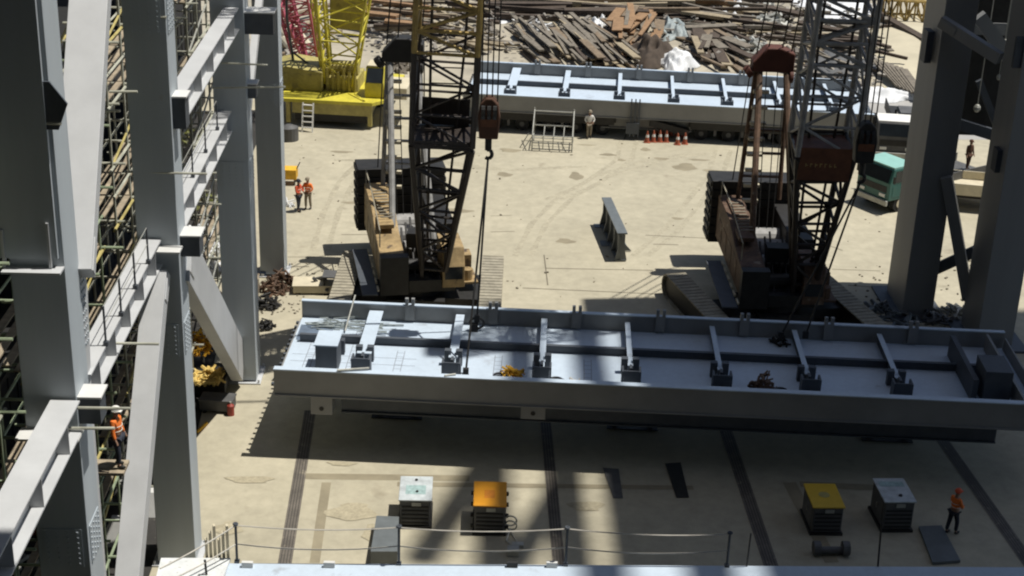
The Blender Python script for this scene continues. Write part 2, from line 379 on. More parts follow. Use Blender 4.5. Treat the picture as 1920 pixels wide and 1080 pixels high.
bracket(c2, 11.6, 0.62, 1.2, -0.3, 0.4, 0.7)
bracket(c2, 16.0, 0.62, 1.0, -0.4, 0.2, 1.0)
bracket(c3, 15.4, 0.63, 1.7, -0.5, 0.3, 0.85)
bracket(c3, 12.6, 0.63, 0.95, -0.3, 0.2, 0.6)
mb = MB(); mb.box((0.1, -0.9, 11.35), (1.3, 0.55, 0.06)); mb.obj('bracket_plate', M_plate, c2)
mb = MB(); mb.box((0.0, -0.9, 10.75), (1.5, 0.6, 0.06)); mb.obj('bracket_plate', M_plate, c1)
mb = MB(); mb.prism([(0.50, 18.35), (0.50, 19.45), (0.66, 19.45), (1.02, 18.95), (0.78, 18.35)], -0.72, -0.66, 'xz'); mb.obj('gusset_plate', M_bracket, c1)
mb = MB(); mb.prism([(0.628, 14.6), (1.2, 14.9), (1.35, 13.6), (0.95, 11.0), (0.9, 0.7), (0.628, 0.7)], 0.50, 0.60, 'yz')
mb.obj('brace_gusset', M_beam, c1)
ub = UR - 0.62
def floor_beam(v0, v1, z, label, u=ub, wd=0.7, h=0.85, nst=5):
    p0, p1 = B(u, v0, z - h / 2), B(u, v1, z - h / 2)
    t = T('floor_beam', label, 'steel beam', p0, 0)
    MB().ibeam(p0, p1, wd, h, 0.05, 0.05).obj('beam', M_beam, t, world=True)
    for k in range(nst):
        f = (k + 0.5) / nst; p = p0.lerp(p1, f)
        for s in (-1, 1):
            q = p + Vector((s * (wd / 4 + 0.012), 0, 0))
            MB().box(q, (wd / 2 - 0.03, 0.03, h - 0.11), rz=YAW).obj('stiffener', M_beam, t, world=True)
    return t
floor_beam(24, V1 - 0.1, 11.6, 'pale steel beam running into the nearest column low at the left edge', nst=4)
floor_beam(V1 + 1.3, V2 - 0.05, 11.6, 'long pale steel beam between the first and second left columns', wd=.6)
floor_beam(V2 + 1.3, V3 - 0.05, 11.6, 'lower pale steel beam between the second and third left columns, with stanchions on it', u=ub + .15, wd=.6)
floor_beam(V2 + 1.3, V3 - 0.05, 15.6, 'upper pale steel beam between the second and third left columns', u=ub + .6, wd=.55)
floor_beam(V3 + 1.35, V4 - 0.05, 15.5, 'pale steel beam high between the third and fourth left columns', nst=4)
def brace(p0, p1, wd, h, label, M_beam=M_beam):
    t = T('brace', label, 'steel brace', p0, 0)
    MB().beam(p0, p1, wd, h).obj('box_section', M_beam, t, world=True, bevel=0.012)
    d = (p1 - p0).normalized()
    mb = MB(); mb.beam(p0 + d * 0.02 + Vector((0, 0, 0)), p0 + d * 0.9, wd + 0.06, h * 0.6); mb.obj('end_splice', M_beam, t, world=True)
    return t
brace(B(ub + .05, V1 + 1.3, 14.3), B(ub - .7, V2 + .6, 24.2), 0.98, 0.55, 'broad pale diagonal brace rising from the nearest left column')
brace(B(ub + .17, V2 - 0.3, 10.6), B(ub + .17, V1 + 1.1, 0.6), 0.68, 0.6, 'broad pale diagonal brace sloping down in front of the second left column')
brace(B(ub + .68, V2 + 1.3, 10.5), B(ub + .3, V3 + 0.1, 0.9), 0.45, 1.6, 'grey diagonal brace sloping down to the foot of the third left column')
brace(B(ub + .35, V3 + 1.3, 7.6), B(ub + .35, V4 - .1, 15.0), 0.3, 0.4, 'thin pale diagonal brace between the third and fourth left columns')
# stanchions and rods on the beams
mb = MB()
def rod_thing(name, label, cat, segs, r, m_, loc=None):
    t = T(name, label, cat, segs[0][0], 0)
    for a, b in segs: 
        pass
    mb = MB()
    for a, b in segs: mb.tube(a, b, r, 6)
    mb.obj('rod', m_, t, world=True); return t
for v0, v1, z, lab in ((V1 + 3, V2 - 2, 11.6, 'thin stanchions and lifeline on the long beam between the first two left columns'), (V2 + 3, V3 - 2.5, 11.6, 'thin stanchions and lifeline on the lower beam between second and third left columns')):
    t = T('lifeline', lab, 'lifeline', B(ub, v0, z))
    n = 4; tops = []
    for k in range(n):
        p = B(ub + 0.3, v0 + (v1 - v0) * k / (n - 1), z); q = p + Vector((0, 0, 1.1)); tops.append(q)
        MB().tube(p, q, 0.03).box(p + Vector((0, 0, .06)), (.12, .12, .12)).obj('stanchion', M_bracket, t, world=True)
    mb = MB(); mb.path(tops, 0.012); mb.path([q - Vector((0, 0, .5)) for q in tops], 0.012); mb.obj('wire', M_galv, t, world=True)

# scaffolding bays behind the beams
def scaffold(v0, v1, u0, u1, ztop, label, m1, m2, protr=()):
    t = T('scaffold_bay', label, 'scaffold', B((u0 + u1) / 2, v0), 0)
    nv = max(2, int(round((v1 - v0) / 2.1)) + 1); nz = int(ztop / 1.9)
    for i in range(nv):
        v = v0 + (v1 - v0) * i / (nv - 1)
        for u in (u0, u1):
            MB().tube(B(u, v, 0), B(u, v, ztop + rnd(0.2, 1.0)), 0.045).obj('upright', m1, t, world=True)
    for k in range(1, nz + 1):
        z = k * 1.9
        for u in (u0, u1):
            MB().tube(B(u + .06, v0 - rnd(.2, .6), z), B(u + .06, v1 + rnd(.2, .6), z), 0.045).obj('ledger', m2 if k % 3 == 0 else m1, t, world=True)
            if k % 2 == 0: MB().tube(B(u + .06, v0 - .3, z + 1.0), B(u + .06, v1 + .3, z + 1.0), 0.04).obj('guard_rail', m1, t, world=True)
        for i in range(nv):
            v = v0 + (v1 - v0) * i / (nv - 1) + .06
            MB().tube(B(u0 - .35, v, z + .09), B(u1 + rnd(.25, .7), v, z + .09), 0.042).obj('transom', m1, t, world=True)
        if k % 2 == 0:
            mb = MB()
            for j in range(4):
                u = u0 + .12 + (u1 - u0 - .24) * j / 3
                mb.beam(B(u, v0 + rnd(-.2, .2), z + .16), B(u, v1 + rnd(-.2, .2), z + .16), 0.23, 0.045)
            mb.obj('deck_boards', M_board, t, world=True)
        if k % 2 == 1:
            MB().tube(B(u1, v0, z), B(u1, v1, z + 1.9), 0.04).obj('diagonal', m2, t, world=True)
    return t
scaffold(26.0, 33.0, -12.3, -10.95, 18, 'green and cream tube scaffold at the left edge before the nearest column', M_greenpole, M_pole)
scaffold(35.2, 43.6, -12.3, -10.9, 18, 'green and cream tube scaffold between the first and second left columns', M_greenpole, M_yelpole)
scaffold(45.8, 57.0, -12.3, -10.9, 18, 'weathered tube scaffold between the second and third left columns', M_pole, M_yelpole)
scaffold(59.4, 68.4, -12.2, -10.9, 18, 'weathered tube scaffold between the third and fourth left columns', M_pole, M_galv)
# loose scaffold tubes that poke past the columns
tubes = [((0, 228), (115, 232), 33.2), ((0, 412), (50, 412), 33.2), ((232, 322), (388, 326), 43.9), ((165, 643), (298, 645), 37.5), ((95, 764), (245, 766), 33.2), ((100, 803), (215, 803), 33.1), ((225, 32), (312, 32), 43.9),
         ((398, 165), (535, 163), 57.2), ((415, 118), (502, 122), 57.2), ((335, 383), (415, 383), 56.5), ((205, 172), (258, 172), 42), ((195, 208), (225, 208), 42)]
t0 = None
tlab = ['long tube high across the nearest column', 'tube halfway up the nearest column', 'tube across the upper second column', 'tube crossing just above the long left beam', 'upper tube at the bracket of the nearest column', 'lower tube at the bracket of the nearest column', 'tube near the top of the second column',
        'long tube across the third and fourth columns', 'tube across the third column top', 'tube below the lower beam at the third column', 'tube left of the second column by the broad brace', 'tiny tube beside the broad rising brace']
for k, (a, b, v) in enumerate(tubes):
    p, q = U(a[0], a[1], v), U(b[0], b[1], v)
    t = tag(MB().tube(p, q, 0.038, 7).obj('scaffold_tube', M_pole), 'pale scaffold ' + tlab[k], 'scaffold tube', 'scaffold tubes poking past the columns')
# black wall and floors standing in for the shaded interior, also blocking sky light
t = T('shade_wall', 'dark wall painted in for the shaded interior behind the scaffold on the left', 'wall', B(-17, 40), YAW)
mb = MB(); mb.mm((-0.2, -45, 0), (0, 58, 80)); mb.obj('cladding', M_shade_black, t)
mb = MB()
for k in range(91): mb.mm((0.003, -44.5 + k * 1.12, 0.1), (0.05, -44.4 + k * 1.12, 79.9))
mb.obj('cladding_ribs', M_shade_black, t)
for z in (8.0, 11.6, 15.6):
    mb = MB(); mb.mm((0.06, -44, z - 0.2), (3.4, 40, z)); mb.obj('floor_slab', M_shade_black, t)
# unseen floor and wall over and behind the viewpoint, added to cut sky light
t = T('sky_block_floor', 'unseen upper floor above the viewpoint, added to block sky light', 'floor', B(0, 10, 46), YAW)
mb = MB(); mb.mm((-60, -60, 0), (60, 19, 0.4)); mb.obj('slab', M_shade_black, t)
mb = MB()
for k in range(8): mb.mm((-59, -58 + k * 10, -1.4), (59, -57.3 + k * 10, -0.003))
mb.obj('girders', M_col, t)
t = T('sky_block_wall', 'unseen dark wall behind the viewpoint, added to block sky light', 'wall', B(0, -14), YAW)
mb = MB(); mb.mm((-60, -0.3, 0), (60, 0, 45.9)); mb.obj('cladding', M_shade_black, t)
for u in (-50, -9, 15, 39):
    mb = MB(); mb.mm((u, 0.003, 0), (u + 1, 1, 45.9)); mb.obj('column', M_col, t)
# unseen right-hand floor, slab and girders shaped to shade the ground slab's right half
t = T('shading_floor', 'unseen high steel floor on the right, shaped to cast the shade below', 'floor', B(36.4, 1.6, 95), YAW)
mb = MB(); mb.mm((4.35, -40, 0), (60, 69.0, 0.5)); mb.obj('slab', M_shade_black, t)
for i, (u0, v0, u1, v1, wd) in enumerate(((-1.1, 20, -1.1, 66, 0.95), (1.15, 20, 1.15, 66, 1.0), (3.6, 20, 3.6, 60, 1.0), (-1.0, 46, 1.2, 52.5, .8), (-3.6, 46.5, -1.2, 54, .9), (5.2, 20, 5.2, 56, .9), (3.2, 42, 5.6, 42, 6.0), (4.4, 20, 4.4, 40, 1.0))):
    mb = MB(); mb.beam((u0, v0, -0.6 - 1.3 * (i % 2)), (u1, v1, -0.6 - 1.3 * (i % 2)), wd, 1.1); mb.obj('girder', M_col, t)

# ---------------------------------------------------------------- right-hand columns
def rcol(px, py, vY, wd, dp, label):
    p = G(px, py); b = toB(p)
    t = T('steel_column', label, 'column', (p.x + wd / 2, p.y + dp / 2, 0), YAW)
    mb = MB(); mb.box((0, 0, 20.5), (wd, dp, 41)); mb.obj('shaft', M_col_shade, t, bevel=0.015)
    mb = MB(); mb.box((0, 0, 0.05), (wd + 1.2, dp + 1.2, 0.1)); mb.obj('base_plate', M_bracket, t)
    return t
rc1 = rcol(1688, 594, 0, 1.42, 2.9, 'left one of two tall shaded columns on the right, on a wide base plate')
rc2 = rcol(1828, 650, 0, 1.6, 2.4, 'right one of two tall shaded columns on the right, rising behind the deck end')
mb = MB(); mb.box((-0.95, -0.4, 12.6), (0.3, 0.7, 1.4)); mb.obj('bracket', M_bracket, rc1)
mb = MB(); mb.box((-0.1, -1.03, 17.6), (1.9, 0.2, 2.6)); mb.obj('bracket', M_bracket, rc1)
mb = MB(); mb.box((-0.2, -1.0, 13.4), (1.9, 0.2, 1.3)); mb.obj('bracket', M_bracket, rc2)
mb = MB(); mb.box((-0.9, -0.3, 8.5), (0.24, 0.6, 1.0)); mb.obj('bracket', M_bracket, rc2)
a, b = U(1775, 330, 66.5), U(1812, 570, 66.5); b.z = max(b.z, .4)
brace(a, U(1815, 560, 66.0), 0.55, 0.5, 'slender grey brace standing between the two right-hand columns', M_col_shade)
brace(U(1765, 40, 66.2), U(1875, 110, 64.0), 0.35, 0.5, 'grey diagonal brace high between the two right-hand columns', M_col_shade)
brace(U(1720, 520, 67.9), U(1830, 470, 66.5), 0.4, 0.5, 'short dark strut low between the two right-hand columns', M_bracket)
for px, py, r in ((1843, 155, .28), (1795, 172, .2), (1832, 203, .22), (1893, 68, .28), (1873, 145, .16), (1885, 80, .2)):  # pale balls added as bright spots in the dark steelwork
    p = U(px, py, 70 + rnd(-1, 1))
    t = tag(MB().sphere(p, r * .75, 7, 5, (1, 1, 1.2)).tube(p, p + Vector((0, 0, 6 + rnd(0, 2))), .02).obj('bright_spot', M_galv), 'small pale ball on a cable standing in for a bright spot among the right-hand steelwork', 'bright spot', 'pale balls for bright spots in the right-hand steelwork')
# platework between the right columns, upper storey shade put into its dark colour
t = T('shade_gantry', 'platework gantry coloured dark for shade, high between the right-hand columns', 'gantry', U(1850, 150, 68.5))
mb = MB(); p0, p1 = U(1780, -30, 70.6), U(1880, 252, 70.6); mb.mm((p0.x - .3, 70.3, p1.z), (p1.x + .5, 70.9, p0.z)); mb.obj('panel', M_black, t, world=True)
for k, (z0, z1) in enumerate(((15.2, 15.9), (18.4, 19.0), (12.6, 13.1))): MB().mm((p0.x - .2, 69.9, z0), (p1.x + .3, 70.25, z1)).obj('rail', M_col_shade, t, world=True)
MB().beam(U(1835, 150, 69.6), U(1872, 245, 69.6), .3, .3).obj('strut', M_bracket, t, world=True)
mb = MB(); p0, p1 = U(1835, 30, 68.6), U(1900, 120, 68.6); mb.beam(p0, p1, .5, .6); mb.obj('strut', M_col_shade, t, world=True); MB().beam(U(1790, 230, 68.2), U(1870, 255, 68.2), .3, .5).obj('strut', M_bracket, t, world=True)

# ---------------------------------------------------------------- the steel deck modules
def deck_module(name, label, loc, rz, L, W, ribs, zb=0.0, lower=True, full=True):
    t = T(name, label, 'steel deck', loc, rz)
    H = 1.1; fz = 0.36
    mb = MB(); mb.mm((0.02, 0.1, fz - 0.05), (L - 0.02, W - 0.1, fz)); mb.obj('floor_plate', M_deck, t)
    def gird(y0, y1, nm, m_):
        mb = MB(); mb.mm((0, y0, 0.05), (L, y1, H - 0.05)); g = mb.obj(nm, m_, t)
        return g
    g1 = gird(0.07, 0.13, 'front_girder', M_girder)
    mb = MB(); mb.mm((0, 0, H - 0.048), (L, 0.28, H)); mb.obj('top_flange', M_deck, g1)
    mb = MB(); mb.mm((0, 0, 0), (L, 0.28, 0.048)); mb.obj('bottom_flange', M_girder, g1)
    g2 = gird(W - 0.13, W - 0.07, 'back_girder', M_girder)
    mb = MB(); mb.mm((0, W - 0.2, H - 0.048), (L, W, H)); mb.obj('top_flange', M_deck, g2)
    # end sill with a row of bolts
    mb = MB(); mb.mm((L + 0.003, 0.3, 0), (L + 0.06, W - 0.22, fz + .5)); mb.obj('end_plate', M_girder, t); mb = MB(); mb.mm((-0.06, 0.3, 0), (-0.003, W - 0.22, fz - 0.06)); e = mb.obj('end_plate', M_girder, t)
    mb = MB()
    for k in range(14): mb.box((-0.12, 0.5 + k * (W - 1) / 13, fz - 0.12), (0.12, 0.14, 0.1))
    mb.obj('bolt_row', M_bracket, e)
    mb = MB(); mb.mm((0.3, W * .62, fz + 0.003), (L - 0.4, W * .62 + 0.05, fz + 0.30)); mb.mm((0.3, W * .62 - 0.06, fz + 0.302), (L - 0.4, W * .62 + 0.11, fz + 0.33)); mb.obj('stringer', M_bracket, t)
    for i, x in enumerate(ribs):
        mb = MB(); mb.mm((x - 0.03, 2.1, fz + 0.003), (x + 0.03, W - 0.2, fz + 0.42)); r = mb.obj('cross_rib', M_bracket, t)
        mb = MB(); wd = (0.28, .17, .12, .1, .1, .1, .1, .1, .1)[i]; mb.mm((x - wd, 2.3, fz + 0.422), (x + wd, W - 0.22, fz + 0.45)); mb.obj('rib_flange', M_deck, r)
        for s in (-1, 1):
            mb = MB(); mb.mm((x + s * 0.09, 2.5, fz + 0.004), (x + s * 0.34, 2.75, fz + 0.62)); mb.obj('rib_bracket', M_bracket, r)
        mb = MB(); mb.mm((x - 0.36, 1.25, fz + 0.005), (x - 0.29, 1.75, fz + 0.7)); mb.mm((x + 0.29, 1.25, fz + 0.005), (x + 0.36, 1.75, fz + 0.7))
        mb.mm((x - 0.285, 1.25, fz + 0.005), (x + 0.285, 1.31, fz + 0.72)); mb.mm((x - 0.05, 1.76, fz + .003), (x + .05, 2.09, fz + .6)); mb.obj('stiffener_box', M_bracket, r)
    # clips on the back girder
    for i in range(len(ribs)):
        x = ribs[0] + 1.35 + i * (ribs[-1] - ribs[0]) / (len(ribs) - 1)
        if x > L: continue
        mb = MB(); mb.mm((x - .19, W - .27, fz + .1), (x + .19, W - .215, H + .02)); mb.mm((x - .19, W - .26, H + .021), (x - .06, W - .1, H + .3)); mb.mm((x + .06, W - .26, H + .021), (x + .19, W - .1, H + .3)); mb.obj('girder_clip', M_girder, t)
    if lower:
        mb = MB(); mb.mm((2.35, 1.0, -1.0), (L - 1.4, 1.15, -0.02)); mb.mm((2.35, .9, -1.05), (L - 1.4, 1.25, -1.002))
        for x in ribs: mb.mm((x - .06, 1.16, -.9), (x + .06, W - .6, -.03))
        mb.obj('under_girder', M_bracket, t)
        mb = MB(); mb.mm((1.6, W - 1.2, -0.95), (L - 1.4, W - 1.05, -0.02)); mb.obj('under_girder', M_girder, t)
    return t
ribsN = [3.05, 6.45, 9.85, 13.2, 16.6, 19.9, 23.3]
DK = (-8.66, 51.44, 2.5); DYAW = R(-1.5)
near = deck_module('steel_deck', 'large pale blue steel deck section slung low in front of the two crawler cranes', DK, DYAW, 28.3, 6.55, ribsN)
def D_(x, y, z): return Matrix.Translation(DK) @ Matrix.Rotation(DYAW, 4, 'Z') @ Vector((x, y, z))
FZ = 0.36
# upright boxes at the deck's left end
mb = MB(); mb.mm((1.35, 1.3, FZ + .004), (2.15, 1.42, FZ + 1.15)); mb.mm((1.35, 1.43, FZ + .004), (1.42, 2.5, FZ + 1.15)); mb.mm((2.08, 1.43, FZ + .004), (2.15, 2.5, FZ + 1.15)); mb.obj('post_stub', M_bracket, near)
mb = MB(); mb.mm((1.3, 1.25, FZ + 1.152), (2.2, 2.6, FZ + 1.2)); mb.obj('stub_cap', M_deck, near)
mb = MB(); mb.mm((1.3, 3.0, FZ + .004), (1.65, 3.3, FZ + .6)); mb.mm((1.85, 3.0, FZ + .004), (2.2, 3.3, FZ + .6)); mb.obj('rib_bracket', M_bracket, near)
mb = MB(); mb.mm((26.3, 1.4, FZ + .004), (27.3, 2.9, FZ + 1.3)); mb.obj('post_stub', M_bracket, near)
mb = MB(); mb.mm((25.9, 1.5, FZ + .006), (26.1, 5.5, FZ + .9)); mb.obj('end_rib', M_bracket, near)
mb = MB(); mb.mm((27.5, .3, FZ + .004), (27.6, 6.2, FZ + .7)); mb.obj('end_rib', M_girder, near)
# hanging lugs under the front girder
for x, s, z in ((1.75, .4, .72), (9.6, .45, .5)):
    mb = MB(); mb.mm((x - s, 0.06, -z), (x + s, 0.16, -0.002)); mb.mm((x - s, .17, -z), (x - s + .06, .9, -.002)); mb.mm((x + s - .06, .17, -z), (x + s, .9, -.002)); lg = mb.obj('hanger_lug', M_girder, near)
    mb = MB(); mb.tube((x, .055, -z + .25), (x, .04, -z + .25), .09, 12); mb.obj('lug_hole', M_black, lg)
# ladder-like chalk marks and lines on the floor plate
M_chalk = mat('chalk', (.22, .24, .28), .9)
for x in (.9, 2.55, 4.35, 8.15, 11.6):
    mb = MB()
    for dx in (-.14, .14): mb.mm((x + dx - .012, .5, FZ + .0015), (x + dx + .012, 5.2 if x < 3 else 3.6, FZ + .003))
    for k in range(14 if x < 3 else 9): mb.mm((x - .1285, .6 + k * .35, FZ + .0015), (x + .1285, .62 + k * .35, FZ + .003))
    mb.obj('chalk_ladder', M_chalk, near)
for y in (2.3, 2.9): MB().mm((.2, y, FZ + .0035), (5.0, y + .02, FZ + .005)).obj('chalk_line', M_chalk, near)
mb = MB()
for k in range(46):
    x = rnd(.25, 3.0); q = D_(x, rnd(5.1, 6.2), FZ + rnd(.01, .14)); q2 = q + Vector((rnd(.3, 1.2), rnd(-.25, .25), rnd(-.03, .03)))
    mb.tube(q, q2, rnd(.012, .035), 5)
mb.tube(D_(.3, 5.6, FZ + .05), D_(4.2, 5.9, FZ + .06), .03)
tag(mb.obj('netting', M_greytarp), 'crumpled grey netting laid along the back girder at the deck left end', 'net')
tag(MB().prism([tuple(D_(x, y, 0)[:2]) for x, y in ((.12, 4.2), (.1, 5.6), (1.5, 5.5), (1.25, 4.5), (.7, 4.1))], DK[2] + FZ + .002, DK[2] + FZ + .02).obj('blue_patch', mat('slate_patch', (.12, .16, .22), .7, var=.3)), 'thin slate blue patch on the deck floor at its back left corner', 'sheet')  # flat slate blue patch at the back left corner
mb = MB(); mb.tube(D_(2.35, .02, 1.16), D_(3.5, .3, 1.17), .045, 8); tag(mb.obj('steel_pipe', M_galv), 'short pale steel pipe lying across the front flange at the deck left end', 'pipe')
mb = MB(); mb.tube(D_(6.3, .05, 1.13), D_(6.7, .2, 1.14), .04, 8); tag(mb.obj('steel_pipe', M_galv), 'tiny pale steel pipe lying on the front flange below the left crane hook line', 'pipe')
mb = MB(); mb.tube(D_(1.95, 5.0, FZ + .1), D_(2.2, 6.2, FZ + 1.15), .035, 8); tag(mb.obj('steel_pipe', M_galv), 'pale steel rod leaning on the back girder near the deck left corner', 'pipe')
def hose(name, label, pts_, R_, r, m_, n=3):
    mb = MB()
    for k in range(n): mb.ring(D_(pts_[0] + rnd(-.06, .06), pts_[1] + rnd(-.05, .05), FZ + .06 + k * r * 1.7), R_ * (1 - .1 * k), r)
    mb.path([D_(pts_[0] + R_, pts_[1], FZ + .05), D_(pts_[0] + R_ + .5, pts_[1] - .25, FZ + .04), D_(pts_[0] + R_ + 1.0, pts_[1] - .15, FZ + .04)], r)
    return tag(mb.obj(name, m_, smooth=True), label, 'hose')
hose('hose_coil', 'small black hose coil beside the yellow chain hoist on the deck', (8.3, 1.35), .3, .045, M_rubber)
hose('hose_coil', 'black hose coil looped round a stiffener box at the deck middle', (10.45, 1.35), .3, .035, M_rubber)
hose('hose_coil', 'black hose coil by the brown tool bag right of the deck middle', (18.75, 1.25), .27, .045, M_rubber)
def heap(name, label, cat, c, r, m_, n=26, sq=.7, world_pts=None):
    mb = MB()
    for k in range(n):
        a = rnd(0, 6.28); q = r * math.sqrt(random.random()); hgt = (1 - q / r) * r * sq
        p = Vector(c) + Vector((q * math.cos(a), q * math.sin(a), rnd(0.02, 0.05 + hgt)))
        d = Vector((rnd(-1, 1), rnd(-1, 1), rnd(-.5, .5))).normalized() * r * .45
        mb.tube(p - d, p + d, r * rnd(.06, .13), 5)
    return tag(mb.obj(name, m_), label, cat)
heap('chain_hoist', 'yellow chain hoist heaped on the deck by a black hose coil', 'chain hoist', D_(8.75, 1.65, FZ), .46, M_yelchain, 44, 1.7)
heap('tool_bag', 'brown tool bag with looped straps standing on the deck right of its middle', 'bag', D_(18.15, 1.5, FZ), .46, M_rustbody, 60, 2.2)
heap('rag_bundle', 'pale rag bundle with hoses beside the middle stiffener box', 'rags', D_(11.0, 1.2, FZ), .4, M_shirt, 26, .8)
heap('shackle', 'dark heavy shackle lying on the deck below the left crane hook line', 'shackle', D_(6.98, 1.35, FZ), .28, M_black, 26, 1.2)
heap('shackle', 'dark shackle heap lying beside a rib right of the deck middle', 'shackle', D_(16.55, 1.2, FZ), .28, M_black, 22, 1.0)
heap('shackle', 'dark shackle lying at the back of the deck under the right crane lines', 'shackle', D_(19.3, 5.9, FZ), .36, M_black, 26, 1.0)
mb = MB(); mb.ring(D_(7.15, 5.85, FZ + .32), .28, .05, axis=(0, 1, .3)); mb.box(D_(7.05, 5.75, FZ + .17), (.3, .2, .34)); tag(mb.obj('shackle', M_black), 'dark round shackle at the back of the deck under the left crane hook line', 'shackle')
# supports hidden in the shade under the near deck
for k, x in enumerate((4.2, 13.5, 23.5)):
    p = D_(x, 4.4, 0); t = T('support_stool', ['steel support stool in the dark under the left part of the near deck', 'steel support stool in the dark under the middle of the near deck', 'steel support stool in the dark under the right part of the near deck'][k], 'stool', (p.x, p.y, 0), DYAW)
    for s in (-1, 1):
        for q in (-.8, .8): MB().mm((s * .7 - .1, q - .1, .06), (s * .7 + .1, q + .1, 1.3)).obj('leg', M_black, t)
    MB().mm((-.95, -1, 1.302), (.95, 1, 1.46)).obj('top_plate', M_black, t); MB().mm((-1, -1.1, 0.02), (1, 1.1, .058)).obj('base_plate', M_black, t)

# far deck on its trailers
FZB = 1.3
fl = G(868, 174, 2.4); fr = G(1640, 215, 2.4)
FYAW = math.atan2(fr.y - fl.y, fr.x - fl.x); FL_ = (fr - fl).length
ribsF = [G(px, py, 1.7).x - fl.x for px, py in ((955, 145), (1052, 148), (1150, 152), (1247, 157), (1343, 163), (1440, 168), (1535, 175))]
far = deck_module('steel_deck', 'far pale blue steel deck section lying on long black trailers', (fl.x, fl.y, FZB), FYAW, FL_, 7.9, ribsF, lower=False)
def F_(x, y, z): return Matrix.Translation((fl.x, fl.y, FZB)) @ Matrix.Rotation(FYAW, 4, 'Z') @ Vector((x, y, z))
xm = G(1187, 205, 1.3).x - fl.x
mb = MB(); mb.mm((8.6, .7, -.75), (14.2, .85, -.002)); mb.mm((8.6, .55, -.8), (14.2, 1.0, -.752)); mb.obj('under_girder', M_girder, far)
for dx in (-.25, 0, .25):
    mb = MB(); mb.mm((xm + dx - .04, -.12, -1.1), (xm + dx + .04, -.02, 1.3)); mb.obj('tie_bar', M_bracket, far)
mb = MB(); mb.mm((xm - .5, -.2, -.9), (xm + .3, -.02, -.2)); mb.obj('tie_box', M_bracket, far)
def trailer(label, x0, x1, nax):
    p = F_(x0, 2.7, -FZB); t = T('low_trailer', label, 'trailer', (p.x, p.y, 0), FYAW); L = x1 - x0
    mb = MB(); mb.mm((0, -2.2, .85), (L, 1.9, 1.28)); mb.mm((.1, -2.3, .72), (L - .1, -2.205, 1.2)); mb.obj('bed', M_black, t)
    for k in range(nax):
        x = .8 + k * (L - 1.6) / (nax - 1)
        for y in (-1.75, 1.45):
            mb = MB(); mb.tube((x, y - .35, .42), (x, y + .35, .42), .42, 14); wv = mb.obj('wheel', M_tyre, t)
            mb = MB(); mb.tube((x, y - .37, .42), (x, y - .355, .42), .16, 10); mb.obj('hub', M_hydbody, wv)
        mb = MB(); mb.mm((x - .25, -1.3, .5), (x + .25, 1.0, .84)); mb.obj('axle', M_black, t)
        if k < nax - 1:
            mb = MB(); xx = x + (L - 1.6) / (nax - 1) / 2; mb.mm((xx - .08, -2.25, .35), (xx + .08, -2.15, .71)); mb.obj('bracket', M_hydbody, t)
    return t
trailer('long black multi-axle trailer under the left half of the far deck', 1.2, 9.5, 5)
trailer('long black multi-axle trailer under the right half of the far deck', 14.0, 24.0, 6)
p = F_(13.2, 1.5, -FZB); t = T('drawbar', 'dark sloping drawbar between the two trailers under the far deck', 'drawbar', p)
MB().beam(F_(11.6, .3, -.2), F_(14.0, .3, -.75), .5, .4).obj('bar', M_black, t, world=True)
MB().tube(F_(12.3, .3, -.4), F_(12.3, .3, -FZB), .1).obj('jack_leg', M_black, t, world=True)

